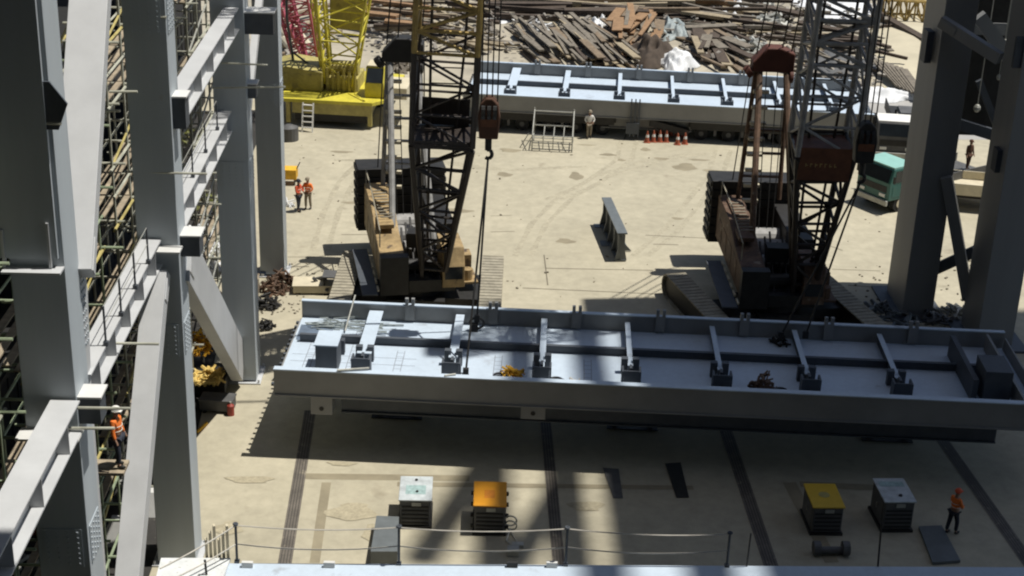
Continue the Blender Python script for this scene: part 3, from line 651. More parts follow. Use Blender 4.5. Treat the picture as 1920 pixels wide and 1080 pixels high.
# ---------------------------------------------------------------- crawler cranes
def crawler_crane(label, loc, rz_up, rz_tr, boom_pts, bw, colors, plate, gantry_tip, gantry_m, hook, sling_to, head_label, lineY, nlines=4):
    """boom_pts: foot, junction, top-of-view points in world; colours: body, lower boom, upper boom"""
    body, low, mid, upb = colors
    t = T('crawler_crane', label, 'crane', loc, rz_up)
    W = lambda v: ROOT[t.name] @ Vector(v)
    Rt = Matrix.Rotation(rz_tr - rz_up, 3, 'Z')
    # tracks
    for s in (-1, 1):
        mb = MB(); L = 4.0
        prof = [(-L, .25), (-L + .3, .05), (L - .3, .05), (L, .25), (L + .1, .6), (L - .15, .98), (L - .5, 1.1), (-L + .5, 1.1), (-L + .15, .98), (-L - .1, .6)]
        mb.prism(prof, s * 3.35 - .36, s * 3.35 + .36, 'yz'); 
        for v in mb.v: v.xyz = Rt @ v
        tr = mb.obj('track_frame', M_black, t)
        mb = MB(); n = 22
        for k in range(n):
            y = -L + .4 + (2 * L - .8) * k / (n - 1)
            mb.mm((s * 3.35 - .5, y - .145, 1.105), (s * 3.35 + .5, y + .145, 1.17)); mb.mm((s * 3.35 - .5, y - .145, 0.0), (s * 3.35 + .5, y + .145, .048))
        for e in (-1, 1):
            for a in (-60, -30, 0, 30, 60):
                aa = R(a); c = Vector((s * 3.35, e * (L - .42 + .62 * math.cos(aa)), .58 + .58 * math.sin(aa)))
                mb.box(c, (1.0, .08, .3), M=Matrix.Rotation(e * aa, 3, 'X'))
        for v in mb.v: v.xyz = Rt @ v
        mb.obj('track_pads', M_pad, tr)
    mb = MB(); mb.mm((-3.0, -1.0, .45), (3.0, 1.0, .95)); mb.mm((-1.3, -1.5, .4), (1.3, 1.5, 1.0))
    for v in mb.v: v.xyz = Rt @ v
    mb.obj('car_body', M_black, t)
    mb = MB(); mb.tube((0, 0, 1.0), (0, 0, 1.3), 1.15, 20); mb.obj('slew_ring', M_black, t)
    # upperworks
    mb = MB(); mb.mm((-1.55, -1.2, 1.3), (1.55, 6.6, 1.75)); mb.obj('turntable', M_black, t)
    mb = MB(); mb.prism([(-.9, 1.76), (6.4, 1.76), (6.4, 3.9), (3.0, 3.9), (1.0, 3.35), (-.9, 3.1)], -1.85, -.75, 'yz'); ho = mb.obj('engine_house', body, t, bevel=.04)
    mb = MB()
    for k in range(4): mb.mm((-1.87, .2 + k * 1.5, 2.0), (-1.853, 1.3 + k * 1.5, 3.0))
    mb.mm((-1.6, 3.2, 3.902), (-.9, 5.5, 4.02)); mb.mm((-1.7, .9, 3.6), (-1.0, 2.2, 3.78)); mb.obj('house_panel', body, ho)
    mb = MB()
    for k in range(10): mb.tube((-1.6, 1.2 + k * .4, 4.05), (-1.0, 1.25 + k * .4, 4.05), .03)
    mb.path([(-1.8, -.6, 3.3), (-1.8, -.6, 4.1), (-1.8, 3, 4.6), (-1.8, 6, 4.7), (-1.8, 6, 3.9)], .03); mb.obj('handrail', M_pad, ho)
    mb = MB(); mb.mm((.85, 1.6, 1.76), (1.9, 6.4, 3.5)); mb.obj('engine_house', M_black, t, bevel=.04)
    # cab (on the far right of the boom) and front machinery
    mb = MB(); mb.prism([(-1.3, 1.5), (.9, 1.5), (.9, 3.3), (-.9, 3.3), (-1.3, 2.5)], .95, 1.95, 'yz'); cab = mb.obj('cab', body, t, bevel=.03)
    mb = MB(); mb.mm((1.05, -1.32, 1.9), (1.85, -1.31, 2.5)); mb.mm((1.955, -.9, 2.2), (1.965, .5, 3.0)); mb.obj('window', M_glass, cab)
    mb = MB(); mb.mm((-1.85, -1.45, 1.3), (-.6, -.92, 3.1)); mb.mm((-.55, -1.3, 1.35), (.9, -.8, 1.9)); mb.obj('front_block', M_black, t)
    for y, z, r in ((1.4, 2.35, .42), (2.8, 2.5, .5), (4.3, 2.5, .5)):
        mb = MB(); mb.tube((-.7, y, z), (.8, y, z), r, 16); dr = mb.obj('winch_drum', M_greyboom, t)
        mb = MB(); mb.tube((-.74, y, z), (-.705, y, z), r + .18, 16); mb.tube((.805, y, z), (.84, y, z), r + .18, 16); mb.obj('drum_flange', M_black, dr)
    # side catwalk
    mb = MB(); mb.beam((-2.35, -1.9, 1.55), (-2.35, 3.4, 1.62), .7, .06); cw = mb.obj('catwalk', M_bracket, t)
    for k in range(6): MB().mm((-2.02, -1.8 + k * .9, 1.66), (-1.95, -1.3 + k * .9, 1.75)).obj('catwalk_clip', M_cream, cw)
    # side box and steps on the right front
    mb = MB(); mb.mm((1.98, -.5, 1.3), (2.7, 1.2, 1.4)); mb.mm((2.0, .3, 1.402), (2.5, 1.1, 2.4)); mb.tube((2.25, -.1, 1.402), (2.25, -.1, 1.9), .25, 12); mb.obj('fuel_box', body, t)
    # counterweight: stack of slabs with ribbed ends
    cwn = None
    for k in range(7):
        z = 1.3 + k * .46; mb = MB(); mb.mm((-2.15, 6.7, z), (2.15, 8.3, z + .43)); mb.mm((-2.22, 6.8, z + .08), (-2.152, 8.2, z + .34)); mb.mm((2.152, 6.8, z + .08), (2.22, 8.2, z + .34)); mb.obj('counterweight', M_black, t, bevel=.05)
    # boom
    F0, J, Tv = [Vector(p) for p in boom_pts]
    tip = J + (Tv - J) * ((46 - J.z) / (Tv.z - J.z))
    mb = MB(); mb.lattice(F0, J, bw * .42, bw, 0.5, bw * .95, 6, .13, .07); bf = mb.obj('boom_foot', low, t, world=True)
    for s in (-1, 1): MB().beam(F0 + Vector((s * bw * .2, 0, -.6)), F0 + Vector((s * bw * .22, -.1, 1.0)), .16, .5).obj('boom_heel', low, bf, world=True)
    S1 = J + (tip - J) * .11
    mb = MB(); mb.lattice(J, S1, bw, bw, bw * .95, bw * .95, 3, .13, .06); mb.obj('boom_section', mid, t, world=True)
    S2 = J + (tip - J) * .5
    n = 15
    mb = MB(); mb.lattice(S1, S2, bw, bw, bw * .95, bw * .95, n, .125, .075); mb.obj('boom_section', upb, t, world=True)
    mb = MB(); mb.lattice(S2, tip, bw, bw * .6, bw * .95, bw * .5, 13, .075, .045); mb.obj('boom_section', upb, t, world=True)
    mb = MB()
    d = (Tv - J).normalized()
    if plate: mb.beam(J - d * 1.25 + Vector((0, -bw * .5, 0)), J + d * .25 + Vector((0, -bw * .5, 0)), bw * .92, .06, up=(0, 1, 0)); mb.beam(J - d * .1 + Vector((-bw * .5, 0, 0)), J + d * .0 + Vector((bw * .5, 0, 0)), bw * .9, .3)
    else: mb.beam(J + Vector((-bw * .5, 0, -.15)), J + Vector((bw * .5, 0, -.15)), bw * .95, .35); mb.beam(J + d * .05 + Vector((0, bw * .42, 0)), J + d * 1.3 + Vector((0, bw * .42, 0)), bw * .8, .05, up=(0, 1, 0))
    pl = mb.obj('boom_joint_plate', plate or low, t, world=True)
    if plate:
        mb = MB(); random.seed(3); x = -.8
        c = J - d * .5 + Vector((0, -bw * .5 - .034, 0))
        for k in range(7):
            wx = .13; mb.box(c + Vector((x, 0, 0)), (.03, .004, .24)); mb.box(c + Vector((x + .05, 0, rnd(-.09, .09))), (.07, .004, .035)); x += .2
        mb.obj('painted_letters', M_tan, pl, world=True)
    # cat ladder on the boom back, luffing ropes
    mb = MB(); mb.tube(tip + Vector((-bw * .3, 0, -.2)), tip + Vector((bw * .3, 0, -.2)), .5, 14); mb.obj('head_sheaves', M_black, t, world=True)
    # gantry (A-frame) with equaliser head
    gt = Vector(gantry_tip)
    mb = MB()
    for s in (-1, 1):
        mb.tube(W((s * 1.0, 5.9, 3.9)), gt + Vector((s * .75, 0, -.4)), .11, 8); mb.tube(W((s * 1.0 - .1, .4, 1.7)), gt + Vector((s * .62, -.25, -.5)), .15, 8)
    a0, a1 = W((0, 5.9, 3.9)), gt
    for k in range(1, 5):
        c = a0.lerp(a1, k / 6); mb.beam(c + Vector((-.9, 0, 0)), c + Vector((.9, 0, 0)), .16, .1)
    ga = mb.obj('gantry', gantry_m[0], t, world=True)
    for k in range(8):
        c = a0.lerp(a1, k / 9) + Vector((-.45, -.25, 0)); MB().box(c, (.75, .25, .14)).obj('step', M_cream, ga, world=True)
    mb = MB(); mb.prism([(-1.0, -.55), (.95, -.55), (.95, .35), (.3, .6), (-.35, .6), (-1.0, -.1)], gt.y - .45, gt.y + .45, 'xz')
    for v in mb.v: v.x += gt.x; v.z += gt.z
    mb.tube(gt + Vector((-1.0, -.2, -.5)), gt + Vector((-1.25, -.2, -.7)), .3, 10); mb.tube(gt + Vector((.75, -.3, -.75)), gt + Vector((.95, -.3, -.75)), .32, 12); mb.obj('equaliser', gantry_m[1], ga, world=True, bevel=.06)
    mb = MB()
    for s in (-.8, -.3, .35, .8):
        mb.tube(gt + Vector((s, 0, .2)), tip + Vector((s * .6, 0, .3)), .035, 5)
        mb.tube(gt + Vector((s * .8, .1, -.6)), W((s * .6, 4.3, 3.0)), .025, 5)
    for s in (-.95, .95): mb.tube(gt + Vector((s, .2, -.2)), W((s * 1.2, 7.0, 4.4)), .03, 5)
    mb.obj('luffing_rope', M_black, t, world=True)
    # backstay bars along the boom back and an inner cat ladder
    mb = MB()
    for s in (-.28, .28):
        a, b = F0 + Vector((s * 1.2, .55, .6)), S1 + Vector((s * bw, bw * .2, 0)); mb.tube(a, b, .06, 6); mb.tube(b, S2 + Vector((s * bw, bw * .2, 0)), .06, 6)
    for k in range(26):
        c = J.lerp(S2, k / 26) + Vector((0, bw * .2, 0)); mb.tube(c + Vector((-.28 * bw, 0, 0)), c + Vector((.28 * bw, 0, 0)), .03, 5)
    mb.obj('cat_ladder', low, t, world=True)
    mb = MB()
    for k in range(9): mb.tube(W((-.9 + .22 * k, -1.0 + .15 * (k % 3), 1.8)), W((-.8 + .2 * k, 1.6, 3.1 + .25 * (k % 4))), .05, 6)
    mb.tube(W((-.7, -.3, 2.2)), W((.8, -.3, 2.2)), .35, 14); mb.mm(W((-.5, .2, 2.9)), W((.5, .9, 3.6))); mb.obj('front_winch', M_black, t, world=True)
    # hoist ropes down to the hook block
    hk = Vector(hook); top = Vector((hk.x + .1, hk.y - .0, 46.5))
    mb = MB()
    for k in range(nlines):
        s = (k - (nlines - 1) / 2) * .2; mb.tube(hk + Vector((s, 0, .6)), top + Vector((s * 1.5, 0, 0)), .028, 5)
    mb.obj('hoist_rope', M_black, t, world=True)
    # the block itself, a thing that hangs from the ropes
    h = T('hook_block', head_label, 'hook block', hk)
    mb = MB(); mb.prism([(-.36, -.75), (.36, -.75), (.42, .1), (.34, .62), (.12, .85), (-.12, .85), (-.34, .62), (-.42, .1)], -.28, .28, 'xz'); mb.obj('cheek_plate', M_redtin if plate is None else M_black, h, bevel=.05)
    for k, x in enumerate((-.22, 0, .22)):
        mb = MB(); mb.tube((x - .07, 0, .3), (x + .07, 0, .3), .4, 18); mb.obj('sheave', M_black, h)
    mb = MB(); mb.mm((-.3, -.3, -.25), (.3, -.285, .05)); mb.mm((-.25, -.3, .2), (.25, -.285, .45)); mb.obj('face_plate', M_rust, h)
    mb = MB(); mb.tube((0, 0, -1.25), (0, 0, -.752), .13, 10)
    pts = [Vector((.0 + .15 * math.sin(a), 0, -1.42 + .18 * math.cos(a))) for a in [R(x) for x in range(-20, 250, 30)]]
    mb.path(pts, .075, 8); mb.obj('hook', M_black, h, smooth=False)
    s = T('lifting_sling', head_label.replace('hook block', 'steel rope sling under the hook block'), 'sling', hk + Vector((0, 0, -1.6)))
    for p in sling_to:
        MB().tube(hk + Vector((0, 0, -1.62)), Vector(p), .04, 6).obj('sling_leg', M_black, s, world=True)
        MB().box(Vector(p) + Vector((0, 0, .05)), (.22, .16, .3)).obj('sling_shackle', M_black, s, world=True)
    return t
lf = Vector((U(813, 545, 64.8).x, 64.8, 2.4)); lj = U(832, 250, 63.2); lt = U(843, 0, 62.3)
hkL = U(917, 222, 57.0)
crawler_crane('left crawler crane with tan body, black lower boom and tan lattice above', (-4.3, 65.6, 0), R(11), R(0), (lf, lj, lt), 2.55,
              (M_tanbody, M_boom, M_boom, M_tan), None, U(757, 92, 71.5), (M_greyboom, M_black), hkL, [D_(7.0, 1.4, FZ + .25), D_(7.15, 5.8, FZ + .5)], 'rust brown hook block hanging from the left crane', 57)
rf = Vector((U(1505, 545, 64.6).x, 64.6, 2.4)); rj = U(1541, 272, 63.0); rt = U(1583, 0, 62.0)
hkR = U(1622, 268, 57.2)
crawler_crane('right crawler crane with rusty body, orange panel and grey lattice boom', (11.95, 65.3, 0), R(2), R(16), (rf, rj, rt), 2.35,
              (M_rustbody, M_boom, M_greyboom, M_greyboom), M_rust, U(1450, 110, 71.5), (M_rustbody, M_redbrown), hkR, [D_(19.3, 5.75, FZ + .4), D_(20.3, 5.9, FZ + .4)], 'black and rust hook block hanging from the right crane', 57)

# ---------------------------------------------------------------- yellow truck crane, far left
yc = T('truck_crane', 'bright yellow lattice truck crane parked far left with a white ladder', 'crane', (-11.2, 95.0, 0), R(-4))
mb = MB(); mb.prism([(-3.1, -2.4), (2.4, -2.4), (3.4, -1.2), (3.4, 4.5), (-3.6, 5.5), (-3.9, .5)], 1.55, 1.75, 'xy'); mb.obj('carrier_deck', M_yellow, yc)
mb = MB(); mb.mm((-2.6, -2.3, .85), (2.1, -2.15, 1.545)); mb.mm((2.1, -2.3, .2), (2.35, -2.0, 1.545)); mb.mm((-3.0, -2.3, .2), (-2.75, -2.0, 1.545)); mb.mm((-2.5, -1.5, .4), (2.0, 5, 1.5)); mb.obj('chassis', M_khaki, yc)
mb = MB(); mb.mm((-2.5, -2.0, .3), (2.0, -1.6, .84)); mb.obj('under_box', M_black, yc)
for k in range(4):
    for s in (-1, 1):
        mb = MB(); mb.tube((s * 1.9 - .3, 3 + k * 1.4, .55), (s * 1.9 + .3, 3 + k * 1.4, .55), .55, 14); mb.obj('wheel', M_tyre, yc)
mb = MB(); mb.prism([(-4.2, 1.76), (-4.2, 3.1), (-3.3, 3.3), (-1.05, 3.0), (-1.05, 1.76)], -.6, 2.6, 'xz'); hs = mb.obj('side_house', M_khaki, yc, bevel=.04)
for x0, x1 in ((-4.1, -3.2), (-3.1, -1.1)):
    mb = MB(); mb.mm((x0, -.63, 1.9), (x1, -.603, 2.85)); mb.obj('panel', M_khaki, hs)
mb = MB(); mb.mm((-.9, -.2, 1.76), (1.1, 2.5, 2.6))
for k in range(6): mb.tube((-.8 + k * .35, -.25, 1.76), (-.8 + k * .35, -.25, 2.9 + rnd(0, .4)), .1)
mb.tube((-.9, .9, 3.0), (1.0, .9, 3.0), .45, 14); mb.obj('machinery', M_khaki, yc)
mb = MB(); mb.prism([(-1.3, 1.76), (.7, 1.76), (.7, 3.6), (-.75, 3.6), (-1.3, 2.7)], 1.75, 2.95, 'yz'); cb = mb.obj('cab', M_yellow, yc, bevel=.05)
mb = MB(); mb.mm((1.735, -.7, 2.55), (1.745, .4, 3.4)); mb.mm((2.955, -.7, 2.55), (2.965, .4, 3.4)); mb.obj('window', M_glass, cb)
mb = MB(); mb.beam((2.35, -1.31, 2.72), (2.35, -.79, 3.52), 1.05, .02, up=(0, -.8, .5)); mb.obj('windscreen', M_glass, cb)
mb = MB(); mb.mm((2.98, -1.4, 1.76), (4.4, 1.2, 2.5)); mb.mm((1.8, -.8, 3.62), (2.9, .6, 3.7)); mb.obj('side_box', M_cream, yc, bevel=.04)
mb = MB(); mb.lattice((-.1, .6, 2.2), (.45, .0, 12.0), 1.75, 4.1, 1.5, 2.6, 7, .09, .055); mb.lattice((-1.0, .9, 2.4), (-1.9, .4, 12), .6, 1.0, .6, 1.0, 8, .06, .04); mb.obj('boom', M_yellow, yc)
mb = MB(); mb.beam((.1, 1.9, 5.2), (.3, 1.2, 11.5), 2.2, .05, up=(0, 1, 0)); mb.obj('boom_backing_plate', M_khaki, yc)
mb = MB(); mb.path([(-3.2, 1, 3.2), (-3.5, .8, 6.0), (-3.4, .6, 11.5)], .09); mb.path([(-3.3, .9, 3.9), (-2.2, .9, 3.1)], .07); mb.obj('mast', M_bracket, yc)
for k in range(2):
    mb = MB(); mb.beam((1.0 - k * .4, -.6, 1.78), (1.9, -2.2, 1.78), .1, .05); mb.obj('deck_rib', M_yellow, yc)
p = G(576, 248)
t = T('step_ladder', 'white ladder leaning on the yellow truck crane deck', 'ladder', p, R(-4))
for s in (-.32, .32):
    mb = MB(); mb.beam((s, 0, 0), (s, .45, 1.75), .09, .05); mb.obj('rail', M_white, t)
for k in range(5):
    mb = MB(); mb.box((0, .07 + k * .085, .28 + k * .33), (.55, .12, .06)); mb.obj('rung', M_white, t)
p = G(566, 190)
t = T('pink_boom', 'pink lattice boom standing behind the yellow truck crane', 'crane boom', (p.x, p.y + 4, 0))
q0 = U(600, 170, p.y + 4); q1 = U(548, -20, p.y + 3)
mb = MB(); mb.lattice(q0, q1, .5, 2.0, .5, 1.6, 9, .085, .05); mb.obj('lattice', M_pink, t, world=True)
mb = MB(); mb.lattice(q0.lerp(q1, .3) + Vector((-.9, .8, 0)), q1 + Vector((-.9, .8, 0)), .9, 1.2, .5, .8, 14, .07, .045); mb.obj('lattice', M_pink, t, world=True)
mb = MB(); mb.box((q0.x - p.x, q0.y - (p.y + 4), q0.z / 2), (1.4, 1.2, q0.z + .3)); mb.obj('pedestal', M_rustbody, t)
# white pipe bundle behind the yellow crane on the left
for k, (a, b) in enumerate((((532, 60), (575, 105)), ((535, 75), (572, 120)), ((540, 40), (580, 90)))):
    tag(MB().tube(G(*a, .5), G(*b, .5), .35, 12).obj('concrete_pipe', M_cream, smooth=False), 'pale pipe lying behind the yellow truck crane at the left', 'pipe', 'pale pipes behind the yellow crane')
t = T('water_tank', 'squat grey drum tank on the ground left of the yellow truck crane', 'tank', G(543, 262))
mb = MB(); mb.tube((0, 0, 0), (0, 0, .8), .55, 16); mb.tube((0, 0, .802), (0, 0, .95), .5, 16, .2); mb.obj('drum', M_hydbody, t)

# ---------------------------------------------------------------- persons
def skinmesh(name, joints, edges, m_, parent, sub=2):
    me = bpy.data.meshes.new(name); me.from_pydata([j[:3] for j in joints], edges, []); me.update()
    o = bpy.data.objects.new(name, me); C.objects.link(o)
    sk = o.modifiers.new('skin', 'SKIN'); sk.use_smooth_shade = True
    for i, j in enumerate(joints):
        sv = me.skin_vertices[0].data[i]; rr = j[3] if isinstance(j[3], tuple) else (j[3], j[3]); sv.radius = rr; sv.use_root = (i == 0)
    ss = o.modifiers.new('sub', 'SUBSURF'); ss.levels = sub; ss.render_levels = sub
    bpy.context.view_layer.update()
    dg = bpy.context.evaluated_depsgraph_get(); me2 = bpy.data.meshes.new_from_object(o.evaluated_get(dg)); me2.name = name
    o.modifiers.clear(); o.data = me2; me2.materials.clear(); me2.materials.append(m_)
    for p_ in me2.polygons: p_.use_smooth = True
    o.parent = parent
    return o
def person(label, loc, rz, top_m, leg_m, helmet_m, arms='down', stride=.09, vest=True, bend=0.0, scale=1.0):
    t = T('person', label, 'person', loc, rz); t.scale = (scale,) * 3
    # body faces -y.  hip, chest, neck, head + limbs
    b = bend
    if arms == 'down': la, ra = [(-.24, -.02, 1.12), (-.27, -.10, .86)], [(.24, -.02, 1.12), (.26, -.12, .87)]
    elif arms == 'front': la, ra = [(-.25, -.08, 1.14), (-.10, -.30, 1.12)], [(.25, -.08, 1.14), (.10, -.30, 1.13)]
    else: la, ra = [(-.30, -.02, 1.18), (-.16, -.16, 1.0)], [(.30, -.02, 1.18), (.16, -.16, 1.0)]
    J = [(0, 0, .95, (.145, .105)), (0, -.01, 1.12, (.14, .10)), (0, -.01 - b, 1.33, (.165, .105)), (0, -.01 - b, 1.45, (.09, .075)), (0, -.015 - b, 1.52, .055), (0, -.03 - b, 1.60, (.075, .09)), (0, -.03 - b, 1.70, (.078, .095)),
         (-.10, 0, .88, .088), (-.105, -.02 - stride * .5, .50, .062), (-.11, -stride * .6, .10, .042), (-.11, -.13 - stride * .6, .035, .034),
         (.10, 0, .88, .088), (.105, -.02 + stride * .5, .50, .062), (.11, stride * .6 + .04, .10, .042), (.11, -.09 + stride * .6, .035, .034),
         (-.185, 0 - b, 1.41, .058), (*la[0], .042), (*la[1], .03), (.185, 0 - b, 1.41, .058), (*ra[0], .042), (*ra[1], .03)]
    # simple hands: palm joint then finger tip joints
    def hand(i0, p, sx):
        d = Vector(p); n = len(J); out = []
        for k in range(4):
            f = d + Vector(((k - 1.5) * .018, -.05 - .01 * (k % 2), -.075 if arms == 'down' else -.02)); J.append((*f, .008)); out.append((i0, n + k))
        J.append((*(d + Vector((-sx * .035, -.045, -.03))), .009)); out.append((i0, n + 4)); return out
    E = [(0, 1), (1, 2), (2, 3), (3, 4), (4, 5), (5, 6), (0, 7), (7, 8), (8, 9), (9, 10), (0, 11), (11, 12), (12, 13), (13, 14), (2, 15), (15, 16), (16, 17), (2, 18), (18, 19), (19, 20)]
    E += hand(17, J[17][:3], -1) + hand(20, J[20][:3], 1)
    body = skinmesh('body', J, E, M_skin, t)
    TJ = [(0, 0, .95, (.17, .13)), (-.10, 0, .86, .105), (-.105, -.02 - stride * .5, .50, .08), (-.11, -stride * .6, .13, .066), (.10, 0, .86, .105), (.105, -.02 + stride * .5, .50, .08), (.11, stride * .6 + .04, .13, .066)]
    skinmesh('trousers', TJ, [(0, 1), (1, 2), (2, 3), (0, 4), (4, 5), (5, 6)], leg_m, t)
    SJ = [(0, 0, .98, (.165, .125)), (0, -.01, 1.14, (.16, .122)), (0, -.01 - b, 1.34, (.185, .128)), (0, -.01 - b, 1.45, (.10, .09)), (-.185, -b, 1.41, .075), (*la[0], .058), (-.185, 0, 1.41, .05), (.185, -b, 1.41, .075), (*ra[0], .058)]
    lf2 = Vector(la[0]).lerp(Vector(la[1]), .75); rf2 = Vector(ra[0]).lerp(Vector(ra[1]), .75)
    SJ[6] = (*lf2, .045); SJ.append((*rf2, .045))
    skinmesh('jacket', SJ, [(0, 1), (1, 2), (2, 3), (2, 4), (4, 5), (5, 6), (2, 7), (7, 8), (8, 9)], top_m, t)
    if vest:
        mb = MB(); mb.ring((0, -.01, 1.12), .172, .012, 20, m=5); mb.ring((0, -.01, 1.26), .182, .012, 20, m=5)
        for v in mb.v: v.y *= .86
        mb.obj('reflective_bands', M_silver, t)
    hz = 1.70; hy = -.03 - b
    mb = MB(); mb.sphere((0, hy, hz + .02), .125, 14, 9, (.9, 1.05, .85)); mb.box((0, hy - .13, hz - .005), (.17, .09, .015)); mb.ring((0, hy, hz), .118, .012, 18, m=5); mb.obj('helmet', helmet_m, t)
    mb = MB(); mb.box((-.033, hy - .098, 1.625), (.022, .012, .012)); mb.box((.033, hy - .098, 1.625), (.022, .012, .012)); mb.obj('eyes', M_black, body)
    mb = MB(); mb.prism([(-.014, 1.575), (.014, 1.575), (0, 1.625)], hy - .118, hy - .085, 'xz'); mb.obj('nose', M_skin, body); MB().box((0, hy - .092, 1.545), (.045, .012, .01)).obj('mouth', M_hivisred, body)
    mb = MB()
    for s in (-1, 1): mb.sphere((s * .083, hy + .01, 1.6), .026, 6, 5, (.5, .9, 1.3))
    mb.obj('ears', M_skin, body)
    mb = MB()
    for x, y in ((-.11, -.07 - stride * .6), (.11, -.03 + stride * .6)): mb.sphere((x, y, .055), .075, 10, 6, (.68, 1.75, .72))
    mb.obj('boots', M_black, t)
    return t
person('dark clothed worker in red orange vest, left of the pair by the fourth column', G(560, 396), R(60), M_hivisred, M_navy, M_navy, 'front')
person('worker in orange vest and khaki trousers, right of the pair by the fourth column', G(578, 392), R(-20), M_hivis, M_khakicloth, M_khakicloth, 'akimbo')
person('man in pale shirt and dark trousers standing in front of the far deck', G(1104, 259), R(10), M_shirt, M_khakicloth, M_khakicloth, 'akimbo', vest=False)
person('worker in orange vest standing in deep shade low at the right edge', G(1783, 1000), R(120), M_hivis, M_navy, M_hivisred, 'front', stride=.16)
wp = G(223, 874, 7.9)
t = T('plank_walkway', 'short plank walkway under the white helmeted worker between the first two left columns', 'walkway', (wp.x, wp.y, wp.z - .1), YAW)
for k in range(3): MB().mm((-1.9, -.36 + k * .25, 0), (.2, -.13 + k * .25, .09)).obj('board', M_board, t)
person('worker in orange vest and white helmet half hidden between the first two left columns', wp, R(80), M_hivis, M_navy, M_white, 'down')

# ---------------------------------------------------------------- things on the slab
def power_pack(label, px, py, rz, lid, top_z, group=None, w_=1.05, d_=1.55, plain=False):
    p = G(px, py); t = T('power_pack', label, 'power pack', p, rz)
    mb = MB(); mb.mm((-w_ / 2, 0, .1), (w_ / 2, d_, top_z - .062)); bo = mb.obj('housing', M_hydbody, t, bevel=.03)
    mb = MB()
    for k in range(5): mb.mm((-w_ / 2 + .06, -.025, .18 + k * .16), (w_ / 2 - .06, -.002, .24 + k * .16))
    mb.obj('louvre', M_black, bo)
    mb = MB(); mb.mm((-w_ / 2 - .05, -.05, top_z - .06), (w_ / 2 + .05, d_ + .05, top_z)); li = mb.obj('lid', lid, t, bevel=.02)
    mb = MB(); mb.mm((-w_ / 2 - .06, -.06, 0), (w_ / 2 + .06, d_ + .06, .098)); mb.obj('skid', M_black, t)
    for s in (-1, 1):
        dr = MB().mm((s * w_ / 2 + s * .003, .15, .2), (s * (w_ / 2 + .02), d_ - .15, top_z - .15)).obj('side_door', M_hydbody, t)
        MB().mm((s * (w_ / 2 + .022), d_ / 2 - .02, .55), (s * (w_ / 2 + .05), d_ / 2 + .02, .75)).obj('handle', M_galv, dr)
    mb = MB(); mb.mm((-.12, -.03, top_z - .26), (.2, -.004, top_z - .12)); mb.obj('name_plate', M_galv, bo)
    return t, li, top_z
t, li, z = power_pack('grey lidded power pack box standing in the sun left of the orange one', 778, 990, R(2), M_hydgrey, 1.15)
mb = MB(); mb.mm((-.35, .35, z + .002), (.35, .95, z + .006)); mb.obj('lid_label', mat('faded_label', (.32, .44, .43), .6, var=.4, scale=6), li)
mb = MB(); mb.tube((0.05, .5, z + .006), (.05, .5, z + .05), .05); mb.tube((0, 1.3, z + .002), (0, 1.3, z + .05), .05); mb.obj('lid_eye', M_black, li)
t, li, z = power_pack('orange lidded power pack box with cables standing in the sun', 917, 1003, R(1), M_orange, 1.2)
mb = MB(); mb.mm((-.2, .45, z + .002), (.16, 1.0, z + .004)); mb.obj('lid_mark', mat('orange_mark', (.72, .25, .02), .6), li)
mb = MB()
for s in (-1, 1):
    for k in range(4): mb.mm((s * .59 - .07, .1 + k * .4, .2 + .2 * k), (s * .59 + .07, .2 + k * .4, .32 + .2 * k))
mb.obj('valve', M_black, t)
mb = MB(); mb.ring((.72, .15, .5), .22, .03, axis=(0, 1, .2)); mb.ring((.75, .1, .35), .2, .03, axis=(.2, 1, .2)); mb.path([(.72, .1, .2), (.6, -.4, .03), (.85, -.8, .03)], .03); mb.obj('cable_coil', M_galv, t)
t, li, z = power_pack('mustard lidded power pack box in the deep shade on the right', 1548, 1003, R(3), M_mustard, 1.15)
mb = MB(); mb.tube((0, .8, z + .002), (0, .8, z + .006), .2, 14); mb.obj('lid_mark', M_khaki, li)
t, li, z = power_pack('grey lidded power pack box in the deep shade right of the mustard one', 1680, 997, R(4), M_hydgrey, 1.25)
MB().tube((.1, .35, z + .002), (.1, .35, z + .05), .07).obj('lid_cap', M_black, li); MB().mm((-.45, 1.0, z + .002), (.45, 1.35, z + .004)).obj('lid_mark', mat('faded_label', (.32, .44, .43)), li)
p = G(1557, 1040); t = T('roller_jack', 'dark dumbbell shaped roller jack lying in front of the mustard power pack', 'roller', p, R(3))
mb = MB(); mb.tube((-.5, 0, .18), (.5, 0, .18), .13, 14); mb.obj('axle', M_hydbody, t)
for s in (-1, 1):
    mb = MB(); mb.tube((s * .5 - .12, 0, .26), (s * .5 + .12, 0, .26), .25, 16); mb.obj('roller', M_hydbody, t)
def slab_plate(label, quad, h, m_):
    c = sum(quad, Vector()) / len(quad)
    t = T('steel_plate', label, 'plate', c); mb = MB(); mb.prism([(q.x - c.x, q.y - c.y) for q in quad], .02, h); mb.obj('plate', m_, t)
    return t
slab_plate('bluish steel plate block leaning by the grey power pack at the bottom', [G(695, 1058), G(745, 1058), G(748, 992), G(706, 990)], .5, M_ibeam)
slab_plate('greenish steel plate lying in deep shade in front of the right grey power pack', [G(1748, 1060), G(1800, 1056), G(1765, 990), G(1722, 992)], .12, M_ibeam)
slab_plate('flat grey plate in the slab right of the second track strip from the left', [G(1130, 878), G(1150, 935), G(1168, 935), G(1160, 880)], .03, M_hydbody)
slab_plate('narrow black plate covering a slot in the slab behind the mustard power pack', [G(1247, 870), G(1268, 934), G(1292, 934), G(1276, 868)], .03, M_black)
p = G(962, 1040); t = T('junction_box', 'small grey junction box on the slab below the orange power pack', 'box', p)
